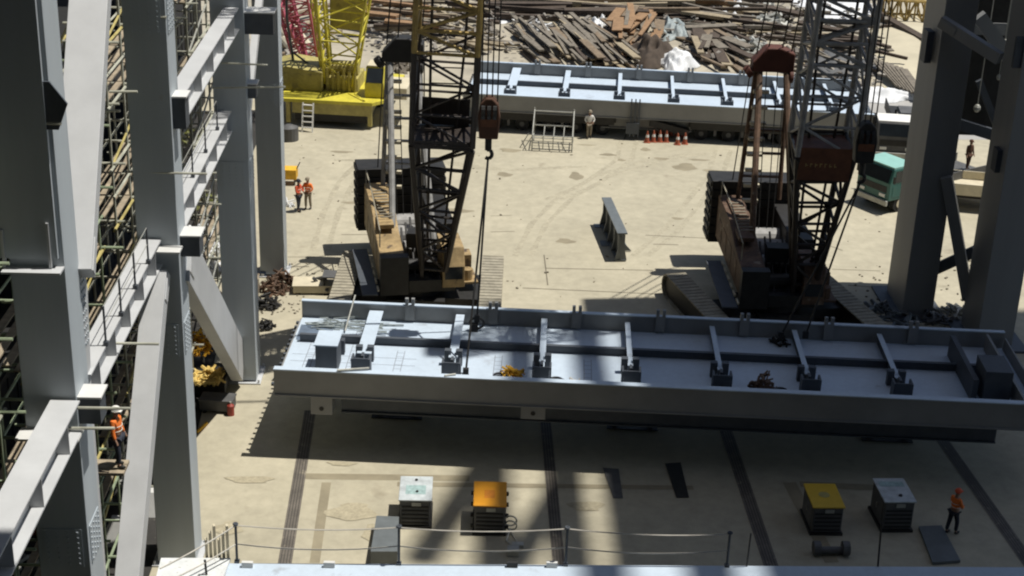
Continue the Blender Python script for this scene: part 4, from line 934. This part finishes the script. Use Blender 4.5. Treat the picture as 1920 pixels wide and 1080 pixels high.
mb = MB(); mb.mm((-.2, -.15, 0), (.2, .25, .22)); mb.mm((-.05, .4, 0), (.35, .6, .14)); mb.obj('case', M_galv, t); mb = MB(); mb.path([(.1, .2, .1), (.15, .7, .03), (-.1, 1.4, .03)], .02); mb.obj('cord', M_rope, t)
# spreader girder standing on the slab
a, b = G(1134, 421), G(1164, 491); 
L = (b - a).length; t = T('stiffened_girder', 'short dark steel girder with stiffeners standing upright on the bright slab', 'girder', a, math.atan2(b.y - a.y, b.x - a.x))
mb = MB(); mb.ibeam((0, 0, .78), (L, 0, .78), .5, 1.5, .07, .06); mb.obj('beam', M_ibeam, t)
for k in range(5):
    for s in (-1, 1):
        mb = MB(); x = .1 + k * (L - .2) / 4; mb.prism([(s * .03, .06), (s * (.75 if s > 0 and k % 2 else .3), .06), (s * .16, .7), (s * .16, 1.4), (s * .03, 1.4)], x - .05, x + .05, 'yz'); mb.obj('stiffener', M_ibeam, t)
mb = MB(); mb.mm((-.05, -.6, 0.02), (.5, .6, .03)); mb.mm((L * .45, -.65, .02), (L * .6, .65, .03)); mb.obj('foot_plate', M_ibeam, t)
# wire rack
p = G(1033, 284); t = T('tube_rack', 'thin tube rack with two tall ends left of the man in the pale shirt', 'rack', p, R(-3))
for s in (-1.15, 1.25):
    for y in (0, 2.0):
        mb = MB(); mb.tube((s, y, 0), (s, y, 1.0 if y == 0 else 2.1), .04); mb.obj('upright', M_galv, t)
mb = MB()
for y, z in ((0, .5), (0, .12), (2.0, 1.9), (2.0, 1.0), (0, .95), (1.0, .5)): mb.tube((-1.15, y, z), (1.25, y, z), .035)
for s in (-1.15, 1.25): mb.tube((s, 0, .5), (s, 2, .5), .035); mb.tube((s, 0, .95), (s, 2.0, 2.0), .035)
for x in (-.5, .1, .7): mb.tube((x, 0, .12), (x, 0, .95), .03); mb.tube((x, 0, .5), (x, 2, 1.0), .03)
mb.path([(-1.15, 0, .9), (-1.7, -.1, 0)], .035); mb.path([(-1.4, .5, .9), (-1.9, .4, 0)], .035); mb.obj('rail', M_galv, t)
# traffic cones
p = G(1213, 267); cone = T('traffic_cone', 'red traffic cone with white bands, one of the row before the far deck', 'traffic cone', p, 0, 'traffic cones before the far deck')
mb = MB(); mb.mm((-.19, -.19, 0), (.19, .19, .04)); mb.obj('base', M_conered, cone)
mb = MB(); mb.tube((0, 0, .042), (0, 0, .3), .15, 12, .11); mb.tube((0, 0, .302), (0, 0, .72), .11, 12, .04); cc = mb.obj('body', M_conered, cone)
mb = MB(); mb.tube((0, 0, .34), (0, 0, .5), .115, 12, .085); mb.obj('band', M_white, cc)
for px, py in ((1225, 266), (1237, 266), (1249, 266), (1270, 271), (1284, 270), (1230, 250), (1243, 251), (1257, 253), (1270, 254), (1281, 256)): dup(cone, G(px, py))
# yellow trolley at the left of the slab
p = G(545, 345); t = T('tool_trolley', 'small yellow tool trolley standing behind the two workers', 'trolley', p)
mb = MB(); mb.mm((-.5, -.3, .35), (.35, .5, .9)); mb.obj('tray', M_yelchain, t); mb = MB()
for x in (-.4, .25):
    for y in (-.2, .4): mb.tube((x, y, 0), (x, y, .35), .05)
mb.path([(.35, 0, .9), (.55, 0, 1.3), (.35, .3, .9)], .03); mb.obj('frame', M_hydbody, t)
heap('rag_bundle', 'white bag heap on the slab left of the two workers', 'bag', G(540, 385), .4, M_tarp, 24, 1.2)

# ---------------------------------------------------------------- clutter at the feet of the left columns
heap('chain_heap', 'golden yellow sling heap hanging behind the diagonal brace by the third left column', 'slings', G(374, 655, 1.4), .5, M_yelchain, 60, 2.2)
heap('chain_heap', 'pale golden heap of cloth slings on the dark crate by the third left column', 'slings', G(388, 708, .8), .62, mat('pale_sling', (0.72, 0.52, 0.16), .7, var=.4, scale=5), 60, .5)
def crate(label, px, py, d, m_, rz=0):
    t = T('crate', label, 'crate', G(px, py), rz); mb = MB(); mb.mm((-d[0] / 2, 0, .08), (d[0] / 2, d[1], d[2])); mb.obj('case', m_, t, bevel=.02)
    mb = MB(); 
    for s in (-.35, .35): mb.mm((d[0] * s - .06, -.03, 0), (d[0] * s + .06, d[1] + .03, .078))
    mb.obj('runner', M_black, t); mb = MB(); mb.mm((-d[0] / 2 - .03, -.03, d[2] + .002), (d[0] / 2 + .03, d[1] + .03, d[2] + .06)); mb.obj('cover', m_, t); return t
crate('dark crate under the golden slings beside the third left column', 385, 745, (1.6, 1.5, .75), M_black, R(2))
crate('dark grey crate on the slab in front of the golden slings', 405, 775, (1.3, .7, .5), M_hydbody, R(-3))
crate('tan cardboard crate standing at the foot of the fourth left column', 470, 560, (.7, .7, .9), M_board, R(5))
p = G(433, 778); t = T('gas_bottle', 'small red gas bottle on the slab beside the dark grey crate', 'gas bottle', p)
mb = MB(); mb.tube((0, 0, 0), (0, 0, .42), .14, 12); mb.tube((0, 0, .42), (0, 0, .5), .14, 12, .05); mb.obj('bottle', M_redcan, t); mb = MB(); mb.tube((0, 0, .5), (0, 0, .58), .04, 8); mb.obj('valve', M_galv, t)
p = G(377, 806); t = T('hand_tool', 'yellow handled tool lying on the slab beside the second left column', 'tool', p)
MB().tube((-.1, -.3, .05), (.15, .4, .1), .06, 8).obj('handle', M_yelchain, t)
p = G(490, 560); t = T('sign_board', 'small blue sign with two white panels on the fourth left column', 'sign', U(489, 521, 68.6), 0)
mb = MB(); mb.box((0, 0, 0), (.48, .05, .62)); mb.obj('board', M_blue, t); mb = MB(); mb.box((-.1, -.03, 0), (.15, .006, .46)); mb.box((.1, -.03, 0), (.15, .006, .46)); mb.obj('white_panels', M_white, t)
for k, (px, py, r, lab) in enumerate(((500, 575, .55, 'heap of dark cables and pipes behind the third left column'), (497, 615, .4, 'small heap of dark cables on the slab beside the third left column'), (512, 545, .65, 'heap of dark hoses and brackets at the foot of the fourth left column'), (530, 530, .6, 'heap of brown pipes on the slab right of the fourth left column'))):
    heap('cable_heap', lab, 'cables', G(px, py), r, (M_black, M_black, M_rustbody, M_rustbody)[k], 46, 1.3)
heap('cable_heap', 'heap of grey scrap in front of the left crane track', 'scrap', G(600, 540), .8, M_hydbody, 30, .7)
crate('pale timber crate lying on the slab left of the left crane track', 590, 553, (2.0, 1.1, .4), M_cream, R(5))
t = T('work_table', 'grey steel work table standing just left of the left crane track', 'table', G(640, 555), R(0))
mb = MB(); mb.mm((-.9, 0, .86), (.6, .9, .92)); mb.obj('tabletop', M_hydbody, t)
for x in (-.8, .5):
    for y in (.1, .8): MB().mm((x - .04, y - .04, 0), (x + .04, y + .04, .858)).obj('leg', M_black, t)
for px, py, lab in ((378, 505, 'pale sheet of rubble behind the brace at the second left column'), (372, 440, 'pale tarp heap seen past the second left column'), (375, 470, 'crumpled pale tarp seen below the beam past the second left column')):
    heap('debris_heap', lab, 'debris', G(px, py), 1.0, M_tarp, 36, .5)
def bush(label, px, py, r, n=260, z=0.0):
    c = G(px, py, z); mb = MB()
    for k in range(n):
        d = Vector((rnd(-1, 1), rnd(-1, 1), rnd(0, 1.1)));
        if d.length > 1: d.normalize()
        p = c + d * r; a = Vector((rnd(-1, 1), rnd(-1, 1), rnd(-1, 1))).normalized() * .16; b = Vector((rnd(-1, 1), rnd(-1, 1), rnd(-1, 1))).normalized() * .08
        mb.add([p - a, p + b, p + a, p - b], [(0, 1, 2, 3)])
    t = T('bush', label, 'bush', c); mb.obj('leaves', M_leaf, t, world=True)
    mb = MB()
    for k in range(5): mb.tube(c, c + Vector((rnd(-.6, .6), rnd(-.6, .6), .8)) * r, .03)
    mb.obj('stems', M_wood[1], t, world=True)
bush('small olive bush growing behind the scaffold past the second left column', 383, 400, 1.1)
bush('small olive bush seen between the beams past the second left column', 370, 280, 1.2)
for px, py, lab in ((40, 1060, 'grey bag heap in the dark corner at lower left'), (60, 990, 'red brown scrap heap in the dark corner at lower left'), (215, 900, 'pale offcuts on dark ground between the first two left columns')):
    heap('scrap_heap', lab, 'scrap', G(px, py), .6, (M_galv, M_redcan, M_galv)[[40, 60, 215].index(px)], 14, .5)
for k, (px, py) in enumerate(((285, 955), (222, 1010))):
    p = G(px, py); t = T('base_block', ['pale pyramid block at the foot of the second left column', 'pale pyramid block behind the second broad brace'][k], 'block', p)
    mb = MB(); s = .55; mb.add([(-s, -s, 0), (s, -s, 0), (s, s, 0), (-s, s, 0), (-.2, -.2, .8), (.2, -.2, .8), (.2, .2, .8), (-.2, .2, .8)], [(0, 1, 5, 4), (1, 2, 6, 5), (2, 3, 7, 6), (3, 0, 4, 7), (4, 5, 6, 7), (3, 2, 1, 0)]); mb.obj('block', M_plate, t)

# ---------------------------------------------------------------- foreground beam with rope rail
zt = 7.0
pa, pb = G(428, 1056, zt), G(1990, 1064, zt); ax = (pb - pa).normalized(); ay = Vector((-ax.y, ax.x, 0))
t = T('edge_beam', 'bluish white steel edge beam running across the bottom of the view', 'steel beam', pa)
MB().ibeam(pa - ay * .45 - Vector((0, 0, .5)), pb - ay * .45 + ax * 8 - Vector((0, 0, .5)), .9, 1.0, .06, .06).obj('beam', M_deck, t, world=True)
for px in (465, 618, 1034, 960):
    p = G(px, 1058, zt) - ay * .12
    mb = MB(); mb.box(p + Vector((0, 0, .08)), (.28, .1, .14)); mb.obj('clip', M_plate if px != 960 else M_black, t, world=True)
q = [G(302, 1046, zt + .12), G(432, 1046, zt + .12), G(412, 1100, zt + .12), G(285, 1110, zt + .12)]
tt = T('walkway_plate', 'white walkway plate with worn edge at the bottom left', 'plate', sum(q, Vector()) / 4)
mb = MB(); mb.add([*q, *[v - Vector((0, 0, .08)) for v in q]], [(0, 1, 2, 3), (7, 6, 5, 4), (0, 4, 5, 1), (1, 5, 6, 2), (2, 6, 7, 3), (3, 7, 4, 0)]); mb.obj('plate', mat('worn_plate', (0.66, 0.68, 0.68), 0.6, var=.15, scale=3, spots=(7, .6, (.42, .42, .40))), tt, world=True)
t = T('rope_rail', 'rope guard rail on thin posts along the bottom edge beam', 'guard rail', pa)
tops = []; mids = []
for px, py in ((445, 1052), (748, 1056), (1060, 1058), (1362, 1060)):
    p = G(px, py, zt) - ay * .05; p.z = zt + .003
    h_ = 1.12 if px != 1362 else 1.0
    MB().tube(p, p + Vector((0, 0, h_)), .033, 8).box(p + Vector((0, 0, .03)), (.12, .12, .06)).obj('post', M_bracket, t, world=True)
    MB().ring(p + Vector((0, 0, h_)), .05, .025, 10).obj('post_eye', M_bracket, t, world=True)
    tops.append(p + Vector((0, 0, h_ - .04))); mids.append(p + Vector((0, 0, h_ * .48)))
def sag(a, b, s, n=8): return [a.lerp(b, i / n) - Vector((0, 0, s * 4 * (i / n) * (1 - i / n))) for i in range(n + 1)]
for i in range(3):
    MB().path(sag(tops[i], tops[i + 1], .10), .017).obj('rope', M_rope, t, world=True)
    MB().path(sag(mids[i], mids[i + 1], .14), .017).obj('rope', M_rope, t, world=True)
l0 = G(300, 1066, zt + .9); l1 = G(310, 1092, zt + .5)
MB().path(sag(tops[0], l0, .05), .02).obj('rope', M_rope, t, world=True); MB().path(sag(mids[0], l1, .05), .02).obj('rope', M_rope, t, world=True)
for px0, py0, px1, py1, r, lab in ((1408, 1000, 1400, 1062, .02, 'leaning thin black rod right of the last rope rail post'), (1653, 980, 1646, 1062, .025, 'thin black rod standing right on the edge beam by the roller jack'), (384, 1050, 388, 1085, .03, 'short black post on the white walkway plate')):
    p = G(px1, py1, zt); q_ = U(px0, py0, p.y); tag(MB().tube(p, q_, r).obj('thin_post', M_black), lab, 'post')
t = T('offcut_stack', 'pale upright timber offcuts standing at the left end of the rope rail', 'offcuts', G(400, 1046, zt))
mb = MB()
for k in range(6):
    p = G(388 + k * 8, 1048, zt); mb.box(p + Vector((0, 0, .3 + .1 * (k % 3))), (.06, .12, .6 + .2 * (k % 3)), rz=.3)
mb.obj('offcut', M_cream, t, world=True)

# ---------------------------------------------------------------- trucks on the right
def truck(label, px, py, rz, cab_m, roof_m, bed_m, bed_len=6.0, bed=True):
    """front faces -y"""
    t = T('truck', label, 'truck', G(px, py), rz)
    mb = MB(); mb.prism([(-1.0, .75), (.95, .75), (.95, 2.55), (-.75, 2.55), (-1.0, 1.75)], -1.2, 1.2, 'yz'); cb = mb.obj('cab', cab_m, t, bevel=.06)
    mb = MB(); mb.mm((-1.15, -.72, 2.553), (1.15, .9, 2.63)); mb.obj('roof', roof_m, cb)
    mb = MB(); mb.beam((0, -1.012, 1.78), (0, -.79, 2.47), 2.1, .02, up=(0, -1, .3)); mb.obj('windscreen', M_glass, cb)
    for s in (-1, 1):
        mb = MB(); mb.mm((s * 1.203, -.6, 1.75), (s * 1.213, .4, 2.4)); mb.obj('side_window', M_glass, cb)
        mb = MB(); mb.mm((s * .75 - .2, -1.06, .95), (s * .75 + .2, -1.003, 1.12)); mb.obj('headlight', M_white, cb)
        mb = MB(); mb.mm((s * 1.35 - .06, -.9, 1.8), (s * 1.35 + .06, -.85, 2.2)); mb.obj('mirror', M_black, cb)
        mb = MB(); mb.mm((s * 1.206, -.75, .95), (s * 1.216, .6, 1.6)); mb.obj('door', cab_m, cb)
    mb = MB(); mb.mm((-1.2, -1.15, .5), (1.2, -1.005, .8)); mb.obj('bumper', M_galv, t, bevel=.03)
    mb = MB(); mb.mm((-1.0, -1.02, 1.2), (1.0, -1.003, 1.55)); mb.obj('grille', M_black, cb)
    mb = MB(); mb.mm((-.5, -.9, .55), (.5, bed_len + 1.0, .85)); mb.obj('chassis', M_black, t)
    ys = (0, bed_len - 1.0, bed_len + .2)
    for y in ys:
        for s in (-1, 1):
            mb = MB(); mb.tube((s * 1.0 - .16, y, .48), (s * 1.0 + .16, y, .48), .48, 16); wv = mb.obj('wheel', M_tyre, t)
            mb = MB(); mb.tube((s * 1.17, y, .48), (s * 1.19, y, .48), .25, 12); mb.obj('rim', M_cream, wv)
    if bed:
        mb = MB(); mb.mm((-1.25, 1.2, .95), (1.25, bed_len + 1.2, 1.12)); bd = mb.obj('bed', bed_m, t)
        mb = MB(); mb.mm((-1.25, 1.2, 1.122), (-1.18, bed_len + 1.2, 1.6)); mb.mm((1.18, 1.2, 1.122), (1.25, bed_len + 1.2, 1.6)); mb.mm((-1.25, 1.1, 1.0), (1.25, 1.195, 2.3)); mb.obj('side_board', bed_m, bd)
    return t
truck('teal cab truck parked in the sun left of the right-hand columns', 1655, 385, R(-55), M_teal, M_tealroof, M_hydbody)
truck('dark truck with white front rack parked behind the teal truck', 1672, 300, R(-6), M_hydbody, M_white, M_black, 5.0)
truck('dark box truck parked beside the dark truck with the white rack', 1712, 285, R(-6), M_black, M_hydbody, M_black, 5.0)
ft = truck('cream flatbed truck seen between the two right-hand columns', 1930, 395, R(80), M_cream, M_cream, M_cream, 8.0)
person('worker in rust orange overalls standing on the cream flatbed truck', G(1813, 318, 1.1), R(30), M_redtin, M_redtin, M_redtin, 'down', vest=False)
for k, (px, py, m_, lab) in enumerate(((1640, 585, M_ibeam, 'low bluish scrap pile left of the right-hand column base'), (1760, 600, M_hydbody, 'dark scrap pile between the right-hand columns'), (1790, 590, M_galv, 'pale cloth and pipe pile between the right-hand columns'), (1690, 600, M_ibeam, 'grey plate pile in front of the right-hand column base'))):
    heap('scrap_heap', lab, 'scrap', G(px, py), .8, m_, 26, .6)

# ---------------------------------------------------------------- the storage yard behind
def plank_mesh(L, wd, th, m_):
    mb = MB(); mb.mm((-wd / 2, -L / 2, 0), (wd / 2, L / 2, th)); o = mb.obj('plank', m_); return o
def planks(n, quad, L, wd, th, ang, spread, mats, label, group, zmax, ends=None):
    """n loose planks, centres spread over an image quad (px,py corners), pointing along ang"""
    protos = {}
    for k in range(n):
        s, q = random.random(), random.random()
        a = Vector(quad[0]).lerp(Vector(quad[1]), s); b = Vector(quad[3]).lerp(Vector(quad[2]), s); c = a.lerp(b, q)
        p = G(c.x, c.y); mi = random.choice(mats); kk = (mi, random.choice((0, 1, 2)))
        if kk not in protos:
            o = plank_mesh(L * (.75, 1, 1.2)[kk[1]], wd * (1.6, 1, .6)[kk[1]], th, M_wood[mi]); protos[kk] = o
        else:
            o = protos[kk].copy(); C.objects.link(o)
        o.location = (p.x, p.y, rnd(.02, zmax)); o.rotation_euler = (rnd(-.07, .07), rnd(-.1, .1), ang + rnd(-spread, spread))
        lk = ('short ', '', 'long ')[kk[1]] + ('grey', 'brown', 'tan', 'dark', 'orange brown')[mi]
        tag(o, lk + ' ' + label, 'plank', group)
planks(104, [(962, 60), (1160, 66), (1190, 122), (1000, 118)], 5.6, .38, .12, R(14), .10, (0, 0, 0, 0, 3, 1, 2), 'plank lying in the big loose fan behind the far deck', 'planks in the fan behind the far deck', 1.0)
planks(26, [(1140, 50), (1240, 45), (1235, 95), (1150, 105)], 5.0, .5, .12, R(-8), .2, (1, 1, 4, 0, 3), 'plank lying in the rusty stack behind the far deck', 'brown planks behind the far deck', 1.3)
planks(36, [(1290, 70), (1380, 75), (1400, 128), (1310, 125)], 4.5, .5, .12, R(10), .4, (0, 0, 1, 3, 2), 'plank lying in the loose stack behind the right part of the far deck', 'grey planks behind the far deck', .9)
planks(18, [(945, 3), (1300, 0), (1300, 22), (960, 28)], 11, .8, .35, R(88), .1, (2, 2, 1, 4), 'beam lying across the back of the yard', 'tan beams at the back of the yard', 1.2)
planks(12, [(940, 30), (1230, 28), (1240, 46), (960, 48)], 9, .5, .35, R(86), .14, (3, 3, 1), 'thin beam lying across the yard behind the plank fan', 'dark beams across the yard', .9)
planks(22, [(690, 2), (790, 0), (780, 75), (690, 70)], 5.5, .5, .2, R(80), .3, (2, 4, 0, 3, 1), 'board lying in the stack behind the left crane', 'tan boards behind the left crane', 1.6)
planks(18, [(780, 0), (930, 0), (930, 95), (790, 100)], 5, .4, .2, R(60), .6, (2, 2, 0, 3), 'board lying in the scatter behind the left crane boom', 'short boards behind the left crane boom', .6)
planks(34, [(1300, 5), (1480, 5), (1500, 80), (1330, 70)], 5.5, .45, .25, R(75), .5, (0, 3, 2, 3, 0), 'timber lying in the scatter behind the right crane gantry', 'timber scatter behind the right crane gantry', .8)
planks(22, [(1480, 50), (1620, 50), (1640, 150), (1490, 150)], 5, .4, .2, R(70), .6, (0, 0, 3, 3), 'timber lying in the scatter behind the right crane boom', 'timber scatter behind the right crane boom', .8)
planks(8, [(540, 60), (600, 20), (620, 120), (560, 130)], 5, .4, .2, R(-20), .6, (2, 1, 2), 'plank lying behind the yellow truck crane', 'planks behind the yellow truck crane', .6)
def crumple(name, label, cat, px, py, rx, ry, h, m_, seed):
    random.seed(seed); c = G(px, py); mb = MB(); n = 14; vs = []
    ang = rnd(0, 3)
    for i in range(n):
        for j in range(n):
            x, y = (i / (n - 1) * 2 - 1), (j / (n - 1) * 2 - 1); r = max(abs(x), abs(y))
            k = math.sqrt(x * x + y * y) or 1; f = r / k
            e = 1 + .3 * math.sin(3 * math.atan2(y, x) + ang) * r
            z = h * max(0, (1 - r * r)) * (.7 + .5 * rnd(-1, 1)) + (0.03 if r < 1 else 0.012)
            vs.append(c + Vector((x * f * rx * e + rnd(-.1, .1), y * f * ry * e + rnd(-.1, .1), z)))
    mb.add(vs, [(i * n + j, (i + 1) * n + j, (i + 1) * n + j + 1, i * n + j + 1) for i in range(n - 1) for j in range(n - 1)])
    o = mb.obj(name, m_, smooth=True); o.modifiers.new('s', 'SOLIDIFY').thickness = .03; sb = o.modifiers.new('u', 'SUBSURF'); sb.levels = 1; sb.render_levels = 1
    return tag(o, label, cat)
crumple('tarpaulin', 'white domed tarpaulin heap right behind the far deck', 'tarpaulin', 1268, 126, 1.5, 1.6, 1.5, M_tarp, 1)
crumple('tarpaulin', 'grey white crumpled tarpaulin over timber behind the brown stack', 'tarpaulin', 1262, 62, 1.3, 3.2, 1.4, M_greytarp, 2)
crumple('tarpaulin', 'dark brown domed heap with a white rim behind the far deck', 'tarpaulin', 1222, 112, 2.0, 2.4, 2.0, M_wood[3], 3)
crumple('tarpaulin', 'small white sheet lying over the plank fan', 'tarpaulin', 1122, 55, .8, 1.3, 1.3, M_tarp, 4)
crumple('tarpaulin', 'wide white sheet lying in the yard left of the dark beams', 'tarpaulin', 960, 22, 2.2, 4.0, .4, M_tarp, 5)
crumple('tarpaulin', 'white sheet heap among timber behind the right crane gantry', 'tarpaulin', 1385, 25, 1.3, 2.5, 1.0, M_tarp, 6)
crumple('tarpaulin', 'long white plastic heap at the foot of the sand bank', 'tarpaulin', 1655, 183, 3.0, 1.3, .9, M_tarp, 7)
crumple('tarpaulin', 'pale sheet lying at the back of the yard behind the right crane boom', 'tarpaulin', 1570, 20, 3.5, 5.0, .4, M_tarp, 8)
crumple('tarpaulin', 'grey sheet heap behind the right end of the far deck', 'tarpaulin', 1560, 125, 3.0, 4.5, 1.0, M_hydbody, 9)
crumple('tarpaulin', 'white sheet heap beside the timber right of the plank fan', 'tarpaulin', 1345, 30, 1.0, 1.6, .9, M_tarp, 10)
random.seed(21)
for k, (px, py, s) in enumerate(((990, 30, .9), (905, 60, .8), (1400, 95, 1.2), (1440, 45, 1.0), (1330, 15, .8), (1520, 110, 1.1), (1425, 15, .8), (845, 75, .9), (1010, 52, .7), (1380, 60, .8), (1590, 165, .8), (735, 130, .9), (1225, 20, .7))):
    labs = ['beside the dark beams', 'behind the left hook block', 'behind the left end of the red gantry head', 'among the timber at the upper right', 'near the small white sheet', 'behind the right boom', 'at the top of the timber scatter', 'behind the left boom', 'left of the plank fan top', 'behind the grey plank stack', 'left of the white plastic heap', 'behind the yellow crane cab', 'behind the tan beams']
    heap('debris_heap', 'broken mixed debris heap in the yard ' + labs[k], 'debris', G(px, py), s * 1.5, random.choice((M_tarp, M_wood[0], M_wood[3], M_galv, M_wood[2])), 40, .5)
for k in range(7):
    a = G(1640 + k * 9, 112 + k * 3, .75 + .03 * k); b = G(1688 + k * 7, 162 + k * 3, .45 + .03 * k)
    tag(MB().beam(a, b, .55, .12).obj('steel_sheet', M_wood[0]), 'dull corrugated sheet lying at the foot of the sand bank', 'sheet', 'sheets at the foot of the sand bank')
p = G(1670, 25); t = T('lattice_section', 'yellow lattice boom section lying at the back of the yard on the right', 'boom section', p)
MB().lattice(G(1645, 12, 1.0), G(1760, 18, 1.0), 3.0, 3.0, 1.8, 1.8, 7, .14, .08, up=(0, 0, 1)).obj('lattice', M_tan, t, world=True)
tag(MB().beam(G(1640, 25, .3), G(1745, 85, .3), .7, .6).obj('dark_pipe', M_wood[3]), 'dark pipe lying along the upper edge of the sand bank', 'pipe')
t = T('storage_box', 'dark grey storage box standing in the yard left of the tan beams', 'box', G(1003, 14)); mb = MB(); mb.mm((-1.3, -.8, .1), (1.3, .9, 1.7)); mb.obj('case', M_hydbody, t, bevel=.04); mb = MB(); mb.mm((-1.35, -.85, 1.702), (1.35, .95, 1.8)); mb.obj('lid', M_galv, t)

random.seed(5)
mb = MB()
for k in range(1500):
    q = random.choice((((690, 0), (940, 100)), ((940, 20), (1500, 125)), ((940, 0), (1640, 60)), ((1480, 30), (1660, 175)), ((540, 60), (600, 130))))
    p = G(rnd(q[0][0], q[1][0]), rnd(q[0][1], q[1][1])); r = rnd(.08, .32)
    mb.box(p + Vector((0, 0, rnd(.05, .8))), (r * rnd(.5, 3.5), r, r * .4), M=Matrix.Rotation(rnd(0, 6), 3, 'Z') @ Matrix.Rotation(rnd(-.6, .6), 3, 'Y'))
tag(mb.obj('rubble', mat('rubble', (0.40, 0.37, 0.32), 0.9, scale=.35, col2=(.05, .04, .035), detail=10)), 'fine grey rubble and broken wood scattered through the yard timber', kind='stuff')
mb = MB()
for k in range(420):
    u_ = rnd(0, 1)
    if u_ < .5: p = G(rnd(490, 680), rnd(490, 590))
    elif u_ < .75: p = G(rnd(1600, 1830), rnd(480, 620))
    else: p = G(rnd(540, 1650), rnd(250, 560))
    r = rnd(.03, .09); mb.box(p + Vector((0, 0, r * .3)), (r * rnd(.6, 2.5), r, r * .7), rz=rnd(0, 6))
tag(mb.obj('grit', mat('grit', (0.30, 0.27, 0.20), 0.9, scale=.6, col2=(.06, .05, .04))), 'small stones and scraps strewn thinly over the bright slab', kind='stuff')
